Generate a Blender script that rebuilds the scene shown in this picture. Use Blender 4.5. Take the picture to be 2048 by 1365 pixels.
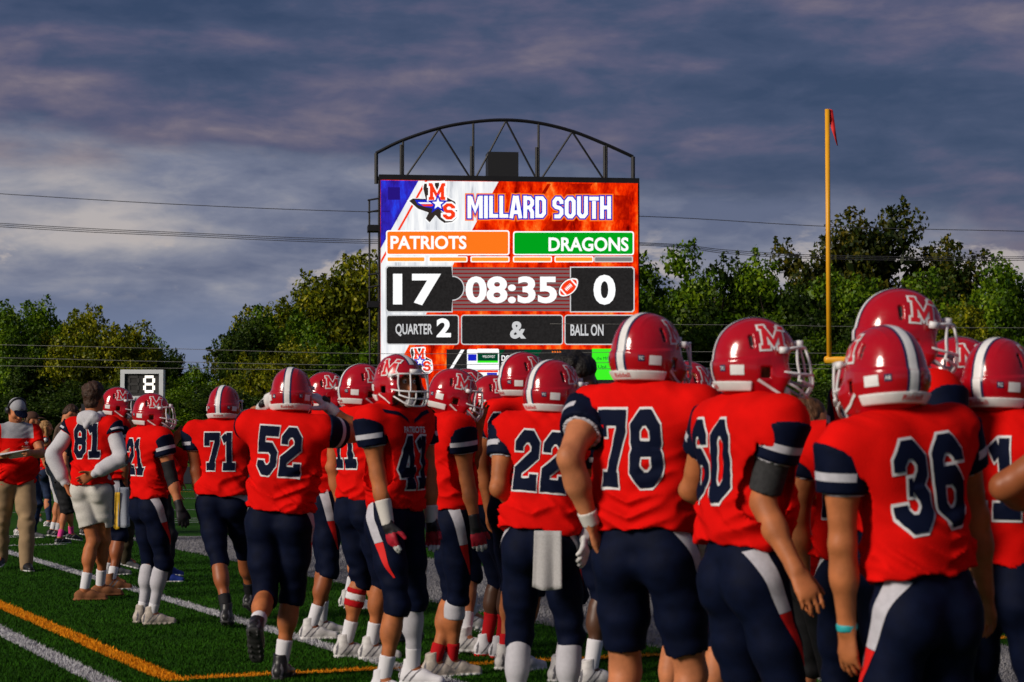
import bpy, bmesh, math, random
import numpy as np
from mathutils import Vector, Matrix
from mathutils.bvhtree import BVHTree

random.seed(7)
rng = np.random.default_rng(7)
scene = bpy.context.scene
for o in list(bpy.data.objects):
    bpy.data.objects.remove(o)
COL = scene.collection

# ------------------------------------------------------------------ camera
FPX, CX, CY = 4100.0, 1024.0, 682.5          # focal length in photo pixels, image centre
HORIZON, CAMH = 865.0, 1.48
PITCH = math.atan((HORIZON - CY) / FPX)
cam_d = bpy.data.cameras.new('camera')
cam = bpy.data.objects.new('camera', cam_d)
COL.objects.link(cam)
cam.location = (0, 0, CAMH)
cam.rotation_euler = (math.pi / 2 + PITCH, 0, 0)
cam_d.sensor_width = 36.0
cam_d.lens = 36.0 * FPX / 2048.0
cam_d.clip_start = 0.1
cam_d.clip_end = 3000
cam_d.dof.use_dof = True
cam_d.dof.focus_distance = 27.0
cam_d.dof.aperture_fstop = 7.0
scene.camera = cam
scene.view_settings.view_transform = 'Standard'
scene.view_settings.look = 'None'
scene.view_settings.exposure = 0.0
scene.view_settings.gamma = 1.0
scene.cycles.max_bounces = 5; scene.cycles.diffuse_bounces = 2; scene.cycles.glossy_bounces = 2; scene.cycles.transmission_bounces = 2

# ------------------------------------------------------------------ sky and sun
SUN_EL, SUN_AZ = math.radians(25), math.radians(232)      # azimuth clockwise from +Y: behind the camera, to the left
w = bpy.data.worlds.new('World')
scene.world = w
w.use_nodes = True
nt = w.node_tree
nt.nodes.clear()
def N(tree, kind, **kw):
    n = tree.nodes.new(kind)
    for k, v in kw.items():
        setattr(n, k, v)
    return n
def math_node(tree, op, a, b=None, c=None, clamp=False):
    n = tree.nodes.new('ShaderNodeMath'); n.operation = op; n.use_clamp = clamp
    for i, v in enumerate((a, b, c)):
        if v is None: continue
        if isinstance(v, (int, float)): n.inputs[i].default_value = v
        else: tree.links.new(v, n.inputs[i])
    return n.outputs[0]
def ramp_node(tree, fac, stops, interp='LINEAR'):
    n = tree.nodes.new('ShaderNodeValToRGB'); n.color_ramp.interpolation = interp
    e = n.color_ramp.elements
    while len(e) < len(stops): e.new(0.5)
    for i, (p, c) in enumerate(stops):
        e[i].position = p; e[i].color = (c[0], c[1], c[2], 1)
    tree.links.new(fac, n.inputs[0])
    return n.outputs[0]
def mix_col(tree, fac, a, b, blend='MIX'):
    n = tree.nodes.new('ShaderNodeMix'); n.data_type = 'RGBA'; n.blend_type = blend
    for s, v in ((n.inputs[0], fac), (n.inputs[6], a), (n.inputs[7], b)):
        if isinstance(v, (int, float)): s.default_value = v
        elif isinstance(v, tuple): s.default_value = (*v[:3], 1)
        else: tree.links.new(v, s)
    return n.outputs[2]
SKYOFF = (3.1, 0.4, 0.2)
def build_world():
    L = nt.links
    out = N(nt, 'ShaderNodeOutputWorld'); bg = N(nt, 'ShaderNodeBackground')
    sky = N(nt, 'ShaderNodeTexSky'); sky.sky_type = 'NISHITA'; sky.sun_disc = False
    sky.sun_elevation = SUN_EL; sky.sun_rotation = SUN_AZ
    co = N(nt, 'ShaderNodeTexCoord')
    sep = N(nt, 'ShaderNodeSeparateXYZ'); L.new(co.outputs['Generated'], sep.inputs[0])
    def noise(scale_xyz, scale, detail, rough, dist=0.0, off=(0, 0, 0)):
        m = N(nt, 'ShaderNodeMapping'); m.inputs['Scale'].default_value = scale_xyz; m.inputs['Location'].default_value = off
        L.new(co.outputs['Generated'], m.inputs[0])
        n = N(nt, 'ShaderNodeTexNoise'); n.inputs['Scale'].default_value = scale; n.inputs['Detail'].default_value = detail
        n.inputs['Roughness'].default_value = rough; n.inputs['Distortion'].default_value = dist
        L.new(m.outputs[0], n.inputs[0]); return n.outputs[0]
    z = sep.outputs[2]
    big = noise((1, 1, 5.5), 3.4, 5, 0.5, 0.3, SKYOFF)
    mid = noise((1, 1, 3.8), 9.0, 7, 0.52, 0.2, (1.7, 2.0, 0.3))
    fine = noise((1, 1, 2.8), 26.0, 7, 0.58, 0.3, (0.5, 0.3, 1.0))
    tone = math_node(nt, 'ADD', math_node(nt, 'MULTIPLY', big, 0.34), math_node(nt, 'ADD', math_node(nt, 'MULTIPLY', mid, 0.44), math_node(nt, 'MULTIPLY', fine, 0.22)))
    deck = ramp_node(nt, tone, [(0.40, (0.030, 0.052, 0.118)), (0.47, (0.052, 0.072, 0.146)), (0.52, (0.092, 0.092, 0.168)), (0.57, (0.150, 0.130, 0.190)), (0.64, (0.26, 0.21, 0.24))])
    # lighter, smoother band under the cloud deck, towards the horizon
    low = ramp_node(nt, tone, [(0.41, (0.110, 0.130, 0.220)), (0.475, (0.190, 0.205, 0.290)), (0.53, (0.30, 0.298, 0.350)), (0.60, (0.47, 0.43, 0.43))])
    edge = math_node(nt, 'ADD', z, math_node(nt, 'MULTIPLY', math_node(nt, 'SUBTRACT', big, 0.5), 0.12))
    edge = math_node(nt, 'ADD', edge, math_node(nt, 'MULTIPLY', math_node(nt, 'SUBTRACT', mid, 0.5), 0.07))
    edge = math_node(nt, 'ADD', edge, math_node(nt, 'MULTIPLY', sep.outputs[0], 0.13))
    m = N(nt, 'ShaderNodeMapRange'); m.interpolation_type = 'SMOOTHSTEP'; L.new(edge, m.inputs[0])
    m.inputs[1].default_value = 0.100; m.inputs[2].default_value = 0.130
    col = mix_col(nt, m.outputs[0], low, deck)
    # cumulus puffs low over the trees
    puff = noise((1, 1, 2.2), 19.0, 8, 0.58, 0.25, (5.2, 0.0, 0.4))
    pm = N(nt, 'ShaderNodeMapRange'); pm.interpolation_type = 'SMOOTHSTEP'; L.new(puff, pm.inputs[0]); pm.inputs[1].default_value = 0.53; pm.inputs[2].default_value = 0.60
    zb = N(nt, 'ShaderNodeMapRange'); zb.interpolation_type = 'SMOOTHSTEP'; L.new(z, zb.inputs[0]); zb.inputs[1].default_value = 0.105; zb.inputs[2].default_value = 0.082
    zc = N(nt, 'ShaderNodeMapRange'); zc.interpolation_type = 'SMOOTHSTEP'; L.new(z, zc.inputs[0]); zc.inputs[1].default_value = 0.060; zc.inputs[2].default_value = 0.080
    pf = math_node(nt, 'MULTIPLY', math_node(nt, 'MULTIPLY', pm.outputs[0], zb.outputs[0]), math_node(nt, 'MULTIPLY', zc.outputs[0], 0.8))
    col = mix_col(nt, pf, col, (0.50, 0.44, 0.42))
    # clear blue air at the horizon
    hz = N(nt, 'ShaderNodeMapRange'); hz.interpolation_type = 'SMOOTHSTEP'; L.new(z, hz.inputs[0]); hz.inputs[1].default_value = 0.080; hz.inputs[2].default_value = 0.040
    col = mix_col(nt, math_node(nt, 'MULTIPLY', hz.outputs[0], 0.75), col, (0.165, 0.215, 0.355))
    skyc = mix_col(nt, 1.0, sky.outputs[0], (0.08, 0.08, 0.08), 'MULTIPLY')
    col = mix_col(nt, 0.06, col, skyc)
    L.new(col, bg.inputs[0]); bg.inputs[1].default_value = 1.0
    L.new(bg.outputs[0], out.inputs[0])
build_world()
sun_d = bpy.data.lights.new('sun', 'SUN')
sun_d.energy = 3.4
sun_d.angle = math.radians(18)
sun_d.color = (1.0, 0.90, 0.78)
sun = bpy.data.objects.new('sun', sun_d)
COL.objects.link(sun)
sd = Vector((math.sin(SUN_AZ) * math.cos(SUN_EL), math.cos(SUN_AZ) * math.cos(SUN_EL), math.sin(SUN_EL)))
sun.rotation_euler = sd.to_track_quat('Z', 'Y').to_euler()
sun.location = sd * 60

# ------------------------------------------------------------------ pixel <-> world
_cp, _sp = math.cos(PITCH), math.sin(PITCH)
def ray(px, py):
    a, b = (px - CX) / FPX, (CY - py) / FPX
    return np.array([a, _cp - b * _sp, _sp + b * _cp])
def at(px, py, Y):
    d = ray(px, py)
    return np.array([0, 0, CAMH]) + d * (Y / d[1])
def ground(px, py):
    d = ray(px, py)
    t = -CAMH / d[2]
    return np.array([d[0] * t, d[1] * t, 0.0])

# ------------------------------------------------------------------ object helpers
def tag(o, label=None, cat=None, group=None, kind=None):
    if label: o['label'] = label
    if cat: o['category'] = cat
    if group: o['group'] = group
    if kind: o['kind'] = kind
    return o
def empty(name, loc=(0, 0, 0), rz=0.0):
    o = bpy.data.objects.new(name, None)
    COL.objects.link(o)
    o.location = loc; o.rotation_euler = (0, 0, rz); o.empty_display_size = 0.1
    return o
def link_mesh(name, me, mat=None, parent=None, smooth=True):
    if mat is not None:
        for m in (mat if isinstance(mat, (list, tuple)) else [mat]): me.materials.append(m)
    if smooth and len(me.polygons):
        me.polygons.foreach_set('use_smooth', np.ones(len(me.polygons), dtype=bool))
    o = bpy.data.objects.new(name, me)
    COL.objects.link(o)
    if parent is not None: o.parent = parent
    return o
def mesh_np(name, V, Q):
    me = bpy.data.meshes.new(name)
    V = np.asarray(V, dtype=np.float32); Q = np.asarray(Q, dtype=np.int32)
    n, k = Q.shape
    me.vertices.add(len(V)); me.vertices.foreach_set('co', V.ravel())
    me.loops.add(n * k); me.loops.foreach_set('vertex_index', Q.ravel())
    me.polygons.add(n)
    me.polygons.foreach_set('loop_start', np.arange(0, n * k, k, dtype=np.int32))
    me.polygons.foreach_set('loop_total', np.full(n, k, dtype=np.int32))
    me.update(calc_edges=True)
    return me
def mesh_py(name, V, F):
    me = bpy.data.meshes.new(name)
    me.from_pydata([tuple(v) for v in V], [], [tuple(f) for f in F])
    me.update()
    return me
def box_vf(c, s, R=None):
    c = np.array(c, float); s = np.array(s, float) / 2
    P = np.array([[x, y, z] for x in (-1, 1) for y in (-1, 1) for z in (-1, 1)]) * s
    if R is not None: P = P @ np.asarray(R).T
    return P + c, [(0, 1, 3, 2), (4, 6, 7, 5), (0, 4, 5, 1), (2, 3, 7, 6), (0, 2, 6, 4), (1, 5, 7, 3)]
def tube_vf(path, r, n=8, closed=False, cap=True):
    path = [np.array(p, float) for p in path]
    V, F = [], []
    rr = r if isinstance(r, (list, tuple)) else [r] * len(path)
    prev = None
    m = len(path)
    for i, p in enumerate(path):
        a = path[(i - 1) % m] if (i or closed) else p
        b = path[(i + 1) % m] if (i < m - 1 or closed) else p
        t = b - a; t /= np.linalg.norm(t) + 1e-9
        if prev is None:
            u = np.cross(t, [0, 0, 1.0])
            if np.linalg.norm(u) < 1e-3: u = np.cross(t, [1.0, 0, 0])
        else:
            u = prev - t * np.dot(prev, t)
        u /= np.linalg.norm(u); v = np.cross(t, u); prev = u
        for k in range(n):
            an = 2 * math.pi * k / n
            V.append(p + rr[i] * (math.cos(an) * u + math.sin(an) * v))
    for i in range(m if closed else m - 1):
        j = (i + 1) % m
        for k in range(n):
            k2 = (k + 1) % n
            F.append((i * n + k, i * n + k2, j * n + k2, j * n + k))
    if cap and not closed:
        F.append(tuple(range(n))[::-1]); F.append(tuple(range((m - 1) * n, m * n)))
    return V, F
def join_vf(parts):
    V, F = [], []
    for v, f in parts:
        b = len(V); V.extend([tuple(p) for p in v]); F.extend([tuple(i + b for i in q) for q in f])
    return V, F
def obj_vf(name, parts, mat, parent=None, smooth=False):
    V, F = join_vf(parts if isinstance(parts, list) else [parts])
    return link_mesh(name, mesh_py(name, V, F), mat, parent, smooth)
def smooth_path(pts, n=6):
    P = [np.array(p, float) for p in pts]
    out = []
    for i in range(len(P) - 1):
        p0 = P[max(i - 1, 0)]; p1 = P[i]; p2 = P[i + 1]; p3 = P[min(i + 2, len(P) - 1)]
        for k in range(n):
            t = k / n
            out.append(0.5 * ((2 * p1) + (p2 - p0) * t + (2 * p0 - 5 * p1 + 4 * p2 - p3) * t * t + (3 * p1 - p0 - 3 * p2 + p3) * t ** 3))
    out.append(P[-1])
    return out

# ------------------------------------------------------------------ materials
MATS = {}
def principled(name, col, rough=0.6, metal=0.0, spec=0.5, var=0.0, vscale=30.0, bump=0.0, bscale=200.0, coat=0.0, sheen=0.0, stretch=(1, 1, 1), bdist=0.002, sss=0.0):
    if name in MATS: return MATS[name]
    m = bpy.data.materials.new(name); m.use_nodes = True
    t = m.node_tree; b = t.nodes['Principled BSDF']
    b.inputs['Base Color'].default_value = (*col, 1); b.inputs['Roughness'].default_value = rough
    b.inputs['Metallic'].default_value = metal; b.inputs['Specular IOR Level'].default_value = spec
    if coat: b.inputs['Coat Weight'].default_value = coat; b.inputs['Coat Roughness'].default_value = 0.06
    if sheen: b.inputs['Sheen Weight'].default_value = sheen; b.inputs['Sheen Roughness'].default_value = 0.5
    if sss:
        b.inputs['Subsurface Weight'].default_value = sss; b.inputs['Subsurface Radius'].default_value = (0.02, 0.006, 0.003); b.inputs['Subsurface Scale'].default_value = 0.5
    if var or bump:
        co = t.nodes.new('ShaderNodeTexCoord'); mp = t.nodes.new('ShaderNodeMapping'); mp.inputs['Scale'].default_value = stretch
        t.links.new(co.outputs['Object'], mp.inputs[0])
    if var:
        n = t.nodes.new('ShaderNodeTexNoise'); n.inputs['Scale'].default_value = vscale; n.inputs['Detail'].default_value = 5
        t.links.new(mp.outputs[0], n.inputs[0])
        lo = tuple(c * (1 - var) for c in col); hi = tuple(min(1, c * (1 + var)) for c in col)
        c = ramp_node(t, n.outputs[0], [(0.3, lo), (0.7, hi)])
        t.links.new(c, b.inputs['Base Color'])
    if bump:
        n2 = t.nodes.new('ShaderNodeTexNoise'); n2.inputs['Scale'].default_value = bscale; n2.inputs['Detail'].default_value = 3
        t.links.new(mp.outputs[0], n2.inputs[0])
        bp = t.nodes.new('ShaderNodeBump'); bp.inputs['Strength'].default_value = bump; bp.inputs['Distance'].default_value = bdist
        t.links.new(n2.outputs[0], bp.inputs['Height']); t.links.new(bp.outputs[0], b.inputs['Normal'])
    MATS[name] = m
    return m
def emit(name, col, s=1.0, var=0.0, vscale=1.0, col2=None, stretch=(1, 1, 1)):
    if name in MATS: return MATS[name]
    m = bpy.data.materials.new(name); m.use_nodes = True
    t = m.node_tree; t.nodes.clear()
    o = t.nodes.new('ShaderNodeOutputMaterial'); e = t.nodes.new('ShaderNodeEmission')
    e.inputs[0].default_value = (*col, 1); e.inputs[1].default_value = s
    t.links.new(e.outputs[0], o.inputs[0])
    if col2 is not None:
        co = t.nodes.new('ShaderNodeTexCoord'); mp = t.nodes.new('ShaderNodeMapping'); mp.inputs['Scale'].default_value = stretch
        t.links.new(co.outputs['Object'], mp.inputs[0])
        n = t.nodes.new('ShaderNodeTexNoise'); n.inputs['Scale'].default_value = vscale; n.inputs['Detail'].default_value = 9; n.inputs['Roughness'].default_value = 0.68
        t.links.new(mp.outputs[0], n.inputs[0])
        c = ramp_node(t, n.outputs[0], col2)
        t.links.new(c, e.inputs[0])
    MATS[name] = m
    return m
RED = principled('jersey_red', (0.66, 0.0055, 0.004), 0.85, spec=0.03, var=0.14, vscale=7, bump=0.45, bscale=230, bdist=0.003)
NAVY = principled('navy_fabric', (0.0021, 0.0045, 0.0185), 0.72, spec=0.09, var=0.25, vscale=18, bump=0.3, bscale=240)
NUMNAVY = principled('number_navy', (0.0032, 0.0058, 0.021), 0.75, spec=0.06)
WHITE = principled('white_print', (0.66, 0.65, 0.66), 0.6, spec=0.2, var=0.06, vscale=60)
PANEL = principled('pants_panel', (0.48, 0.47, 0.52), 0.65, spec=0.2, var=0.1, vscale=40)
PANELRED = principled('pants_red', (0.66, 0.012, 0.01), 0.65, spec=0.2)
SHELL = principled('helmet_red', (0.40, 0.003, 0.010), 0.22, spec=0.35, var=0.05, vscale=9, coat=0.55)
def scuffed(m):
    t = m.node_tree; b = t.nodes['Principled BSDF']; co = t.nodes.new('ShaderNodeTexCoord'); oi = t.nodes.new('ShaderNodeObjectInfo')
    va = t.nodes.new('ShaderNodeVectorMath'); va.operation = 'ADD'; t.links.new(co.outputs['Object'], va.inputs[0]); t.links.new(oi.outputs['Random'], va.inputs[1])
    n = t.nodes.new('ShaderNodeTexNoise'); n.inputs['Scale'].default_value = 22; n.inputs['Detail'].default_value = 8; n.inputs['Roughness'].default_value = .7; t.links.new(va.outputs[0], n.inputs[0])
    r = t.nodes.new('ShaderNodeMapRange'); r.inputs[1].default_value = .35; r.inputs[2].default_value = .75; r.inputs[3].default_value = .10; r.inputs[4].default_value = .32; t.links.new(n.outputs[0], r.inputs[0])
    t.links.new(r.outputs[0], b.inputs['Roughness'])
    r2 = t.nodes.new('ShaderNodeMapRange'); r2.inputs[1].default_value = .4; r2.inputs[2].default_value = .7; r2.inputs[3].default_value = .02; r2.inputs[4].default_value = .12; t.links.new(n.outputs[0], r2.inputs[0]); t.links.new(r2.outputs[0], b.inputs['Coat Roughness'])
scuffed(SHELL)
SHELLIN = principled('helmet_lining', (0.012, 0.012, 0.014), 0.8)
HWHITE = principled('helmet_white', (0.74, 0.73, 0.72), 0.35, spec=0.4, var=0.08, vscale=25)
HNAVY = principled('helmet_navy', (0.012, 0.018, 0.07), 0.3, spec=0.4)
HRED = principled('emblem_red', (0.62, 0.012, 0.02), 0.3, spec=0.4)
MASKW = principled('mask_white', (0.74, 0.73, 0.74), 0.35, spec=0.4)
MASKD = principled('mask_dark', (0.02, 0.02, 0.024), 0.4)
BLACK = principled('black_cloth', (0.012, 0.012, 0.014), 0.75, spec=0.2, var=0.2, vscale=30, bump=0.2, bscale=200)
CHAR = principled('charcoal_cloth', (0.035, 0.035, 0.037), 0.85, spec=0.15, var=0.25, vscale=60, bump=0.2, bscale=300)
GREY = principled('grey_sweat', (0.52, 0.51, 0.54), 0.9, spec=0.1, var=0.08, vscale=80, bump=0.3, bscale=220)
OAT = principled('oat_sweat', (0.54, 0.52, 0.48), 0.9, spec=0.1, var=0.1, vscale=90, bump=0.3, bscale=220)
DGREY = principled('dark_grey_cloth', (0.14, 0.135, 0.15), 0.9, spec=0.1)
TIGHT = principled('white_tights', (0.46, 0.45, 0.49), 0.7, spec=0.2, var=0.06, vscale=50, bump=0.15, bscale=260)
SOCK = principled('white_sock', (0.66, 0.65, 0.68), 0.85, spec=0.1, bump=0.5, bscale=90, stretch=(1, 1, 3))
REDSOCK = principled('red_sock', (0.42, 0.008, 0.012), 0.85, spec=0.1, bump=0.4, bscale=90, stretch=(1, 1, 3))
PINK = principled('pink_sock', (0.75, 0.06, 0.26), 0.85, spec=0.1, bump=0.4, bscale=90, stretch=(1, 1, 3))
KHAKI = principled('khaki_cloth', (0.30, 0.205, 0.115), 0.85, spec=0.15, var=0.12, vscale=12, bump=0.3, bscale=180)
OLIVE = principled('olive_cloth', (0.055, 0.042, 0.025), 0.85, spec=0.15, var=0.12, vscale=12)
TAUPE = principled('taupe_knit', (0.10, 0.068, 0.050), 0.9, spec=0.1, var=0.15, vscale=50, bump=0.3, bscale=200)
BLUEW = principled('blue_cloth', (0.012, 0.075, 0.42), 0.7, spec=0.2)
DENIM = principled('dark_denim', (0.012, 0.022, 0.055), 0.8, spec=0.2, var=0.3, vscale=30)
SH_WHITE = principled('shoe_white', (0.56, 0.54, 0.53), 0.55, spec=0.3, var=0.22, vscale=28, bump=0.3, bscale=60, bdist=0.004)
SH_BEIGE = principled('shoe_beige', (0.40, 0.35, 0.30), 0.65, spec=0.3, var=0.3, vscale=22, bump=0.5, bscale=45, bdist=0.006)
SH_BLACK = principled('shoe_black', (0.012, 0.012, 0.013), 0.4, spec=0.4, var=0.3, vscale=30)
SH_BROWN = principled('shoe_suede', (0.22, 0.085, 0.035), 0.8, spec=0.2, var=0.25, vscale=24)
SH_BLUE = principled('shoe_blue', (0.012, 0.03, 0.20), 0.5, spec=0.3)
SH_GREY = principled('shoe_grey', (0.13, 0.13, 0.14), 0.6, spec=0.3, var=0.2, vscale=30)
SOLE = principled('sole_white', (0.62, 0.61, 0.60), 0.6)
SOLE_D = principled('sole_dark', (0.02, 0.02, 0.02), 0.7)
GL_WHITE = principled('glove_white', (0.58, 0.57, 0.56), 0.6, spec=0.25, var=0.2, vscale=30)
GL_BLACK = principled('glove_black', (0.014, 0.014, 0.016), 0.5, spec=0.3)
GL_RED = principled('glove_red', (0.36, 0.010, 0.025), 0.5, spec=0.3, var=0.4, vscale=20)
TAPE = principled('white_tape', (0.60, 0.57, 0.53), 0.85, spec=0.1, bump=0.5, bscale=70, stretch=(1, 1, 4))
TEAL = principled('teal_band', (0.02, 0.36, 0.38), 0.5)
SKINS = {'tan': principled('skin_tan', (0.40, 0.130, 0.046), 0.55, spec=0.25, var=0.24, vscale=13, bump=0.3, bscale=110),
         'fair': principled('skin_fair', (0.48, 0.172, 0.074), 0.55, spec=0.25, var=0.24, vscale=13, bump=0.3, bscale=110),
         'brown': principled('skin_brown', (0.29, 0.085, 0.030), 0.48, spec=0.35, var=0.12, vscale=16, bump=0.12, bscale=120),
         'dark': principled('skin_dark', (0.085, 0.036, 0.020), 0.45, spec=0.4, var=0.12, vscale=16, bump=0.12, bscale=120)}
HAIRS = {'dark': principled('hair_dark_brown', (0.042, 0.019, 0.010), 0.6, spec=0.3, var=0.5, vscale=45, bump=1.0, bscale=70, bdist=0.01),
         'black': principled('hair_black', (0.010, 0.008, 0.007), 0.6, spec=0.3, var=0.5, vscale=45, bump=1.0, bscale=70, bdist=0.01),
         'brown': principled('hair_brown', (0.085, 0.036, 0.014), 0.6, spec=0.3, var=0.5, vscale=40, bump=1.0, bscale=60, bdist=0.01, stretch=(1, 1, .25)),
         'blond': principled('hair_blond', (0.32, 0.17, 0.06), 0.6, spec=0.3, var=0.4, vscale=40, bump=1.0, bscale=60, bdist=0.01, stretch=(1, 1, .25))}
EYEW = principled('eye_white', (0.6, 0.58, 0.55), 0.2)
EYED = principled('eye_dark', (0.02, 0.012, 0.008), 0.15)
LIP = principled('lip', (0.36, 0.11, 0.075), 0.5)
STEEL_BLK = principled('black_steel', (0.010, 0.010, 0.011), 0.5, spec=0.3, var=0.3, vscale=2)
YELLOW = principled('post_yellow', (0.78, 0.36, 0.012), 0.42, spec=0.4, var=0.08, vscale=3)
WIRE = principled('wire_dark', (0.03, 0.03, 0.034), 0.6)

# ------------------------------------------------------------------ lettering (built-in font) gathered in one pass
TEXTS = {}
def prepare_texts(items):
    obs = []
    for key, s, off in items:
        cu = bpy.data.curves.new('t', 'FONT'); cu.body = s; cu.offset = off; cu.fill_mode = 'FRONT'; cu.resolution_u = 4
        o = bpy.data.objects.new('t', cu); COL.objects.link(o); obs.append((key, o, cu))
    dg = bpy.context.evaluated_depsgraph_get()
    for key, o, cu in obs:
        me = o.evaluated_get(dg).to_mesh()
        V = np.array([v.co[:2] for v in me.vertices]); F = [tuple(p.vertices) for p in me.polygons]
        V = V - V.min(0); V = V / V.max(0)
        TEXTS[key] = (V, F)
        o.evaluated_get(dg).to_mesh_clear()
    for key, o, cu in obs:
        bpy.data.objects.remove(o); bpy.data.curves.remove(cu)
prepare_texts([('PATRIOTS', 'PATRIOTS', .028), ('DRAGONS', 'DRAGONS', .028), ('17', '17', .035), ('08:35', '08:35', .035), ('0', '0', .035),
               ('QUARTER', 'QUARTER', .022), ('2', '2', .04), ('&', '&', .035), ('BALL ON', 'BALL ON', .022), ('MILLARD', 'MILLARD', .03), ('SOUTH', 'SOUTH', .03),
               ('DOWNLOAD', 'DOWNLOAD', .03), ('SCOREV', 'SCOREV', .03), ('SVFA', 'SVFA', .03), ('the Mill', 'the Mill', .0), ('Upl', 'Upl', .0), ('WILL', 'WILLOWEST', .0),
               ('Riddell', 'Riddell', .01), ('AB', 'AB', .02), ('TC', 'TC', .02), ('ATHLETICS', 'ATHLETICS', .01), ('chest', 'PATRIOTS', .02), ('SPEED', 'SPEED', .01)])

# ------------------------------------------------------------------ stroke lettering for numbers and the block M
TW = 0.20
def glyph(ch):
    W, t, c = 0.62, TW, 0.13
    l, r, b, p = t / 2, W - t / 2, t / 2, 1 - t / 2
    G = {'0': (W, [([(l + c, b), (r - c, b), (r, b + c), (r, p - c), (r - c, p), (l + c, p), (l, p - c), (l, b + c)], True)]),
         '1': (0.50, [([(.27, t), (.27, 1)], False), ([(.04, b), (.50, b)], False), ([(.17, p), (.02, .80)], False)]),
         '2': (W, [([(l, .66), (l, p - c), (l + c, p), (r - c, p), (r, p - c), (r, .60), (l, .33), (l, b), (r, b), (r, .27)], False)]),
         '3': (W, [([(l, .68), (l, p - c), (l + c, p), (r - c, p), (r, p - c), (r, .5 + c), (r - c * .8, .5), (r, .5 - c), (r, b + c), (r - c, b), (l + c, b), (l, b + c), (l, .32)], False), ([(r - c * 1.5, .5), (l + .14, .5)], False)]),
         '4': (W, [([(r - .06, t), (r - .06, 1)], False), ([(r - .12, 1 - t * .2), (l, .36), (l + .02, .31), (W + .02, .31)], False), ([(r - .24, b), (r + .12, b)], False)]),
         '5': (W, [([(r + .1, p), (l, p), (l, .57), (r - c, .57), (r, .57 - c), (r, b + c), (r - c, b), (l + c, b), (l, b + c), (l, .30)], False)]),
         '6': (W, [([(r, .70), (r, p - c), (r - c, p), (l + c, p), (l, p - c), (l, b + c), (l + c, b), (r - c, b), (r, b + c), (r, .56 - c), (r - c, .56), (l + t * .5, .56)], False)]),
         '7': (W, [([(l, .66), (l, p), (r, p), (r, .74), (.27, b), (.27, 0)], False), ([(.10, b), (.44, b)], False)]),
         '8': (W, [([(l + c, b), (r - c, b), (r, b + c), (r, .40), (r - .05, .5), (r, .60), (r, p - c), (r - c, p), (l + c, p), (l, p - c), (l, .60), (l + .05, .5), (l, .40), (l, b + c)], True), ([(l + t * .5, .5), (r - t * .5, .5)], False)]),
         'M': (1.0, [([(.17, .1), (.17, .97)], False), ([(.83, .1), (.83, .97)], False), ([(.10, 1.0), (.5, .22), (.90, 1.0)], False), ([(.0, .06), (.34, .06)], False), ([(.66, .06), (1.0, .06)], False), ([(.0, .94), (.22, .94)], False), ([(.78, .94), (1., .94)], False)])}
    if ch == '9':
        W6, S6 = glyph('6')
        return W6, [([(W - x, 1 - y) for x, y in pts], cl) for pts, cl in S6]
    return G[ch]
def stroke(pts, closed, t, ext):
    P = [np.array(p, float) for p in pts]
    if not closed:
        d = P[0] - P[1]; P[0] = P[0] + d / np.linalg.norm(d) * ext
        d = P[-1] - P[-2]; P[-1] = P[-1] + d / np.linalg.norm(d) * ext
    n = len(P); Lf, Rt = [], []
    for i in range(n):
        a = P[(i - 1) % n] if (closed or i > 0) else None
        b = P[(i + 1) % n] if (closed or i < n - 1) else None
        d1 = (P[i] - a) / np.linalg.norm(P[i] - a) if a is not None else None
        d2 = (b - P[i]) / np.linalg.norm(b - P[i]) if b is not None else None
        if d1 is None: d1 = d2
        if d2 is None: d2 = d1
        n1 = np.array([-d1[1], d1[0]]); n2 = np.array([-d2[1], d2[0]])
        mvec = n1 + n2; mvec /= np.linalg.norm(mvec) + 1e-9
        k = min(1.0 / max(np.dot(mvec, n1), 0.2), 1.9)
        Lf.append(P[i] + mvec * t / 2 * k); Rt.append(P[i] - mvec * t / 2 * k)
    V = Lf + Rt; F = []
    for i in range(n if closed else n - 1):
        j = (i + 1) % n
        F.append((i, n + i, n + j, j))
    return V, F
def digits_shape(s, height, gap=0.09, t=TW, o=0.0, ratio=1.0):
    """list of strokes, each (V2, F), centred, in metres; o = outline growth in unit heights"""
    out = []; x = 0
    tot = sum(glyph(c)[0] for c in s) + gap * (len(s) - 1)
    for c in s:
        W, strokes = glyph(c)
        for pts, cl in strokes:
            V, F = stroke([(p[0] + x - tot / 2, p[1] - .5) for p in pts], cl, t + 2 * o, o)
            out.append(([(v[0] * height * ratio, v[1] * height) for v in V], F))
        x += W + gap
    return out
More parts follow.
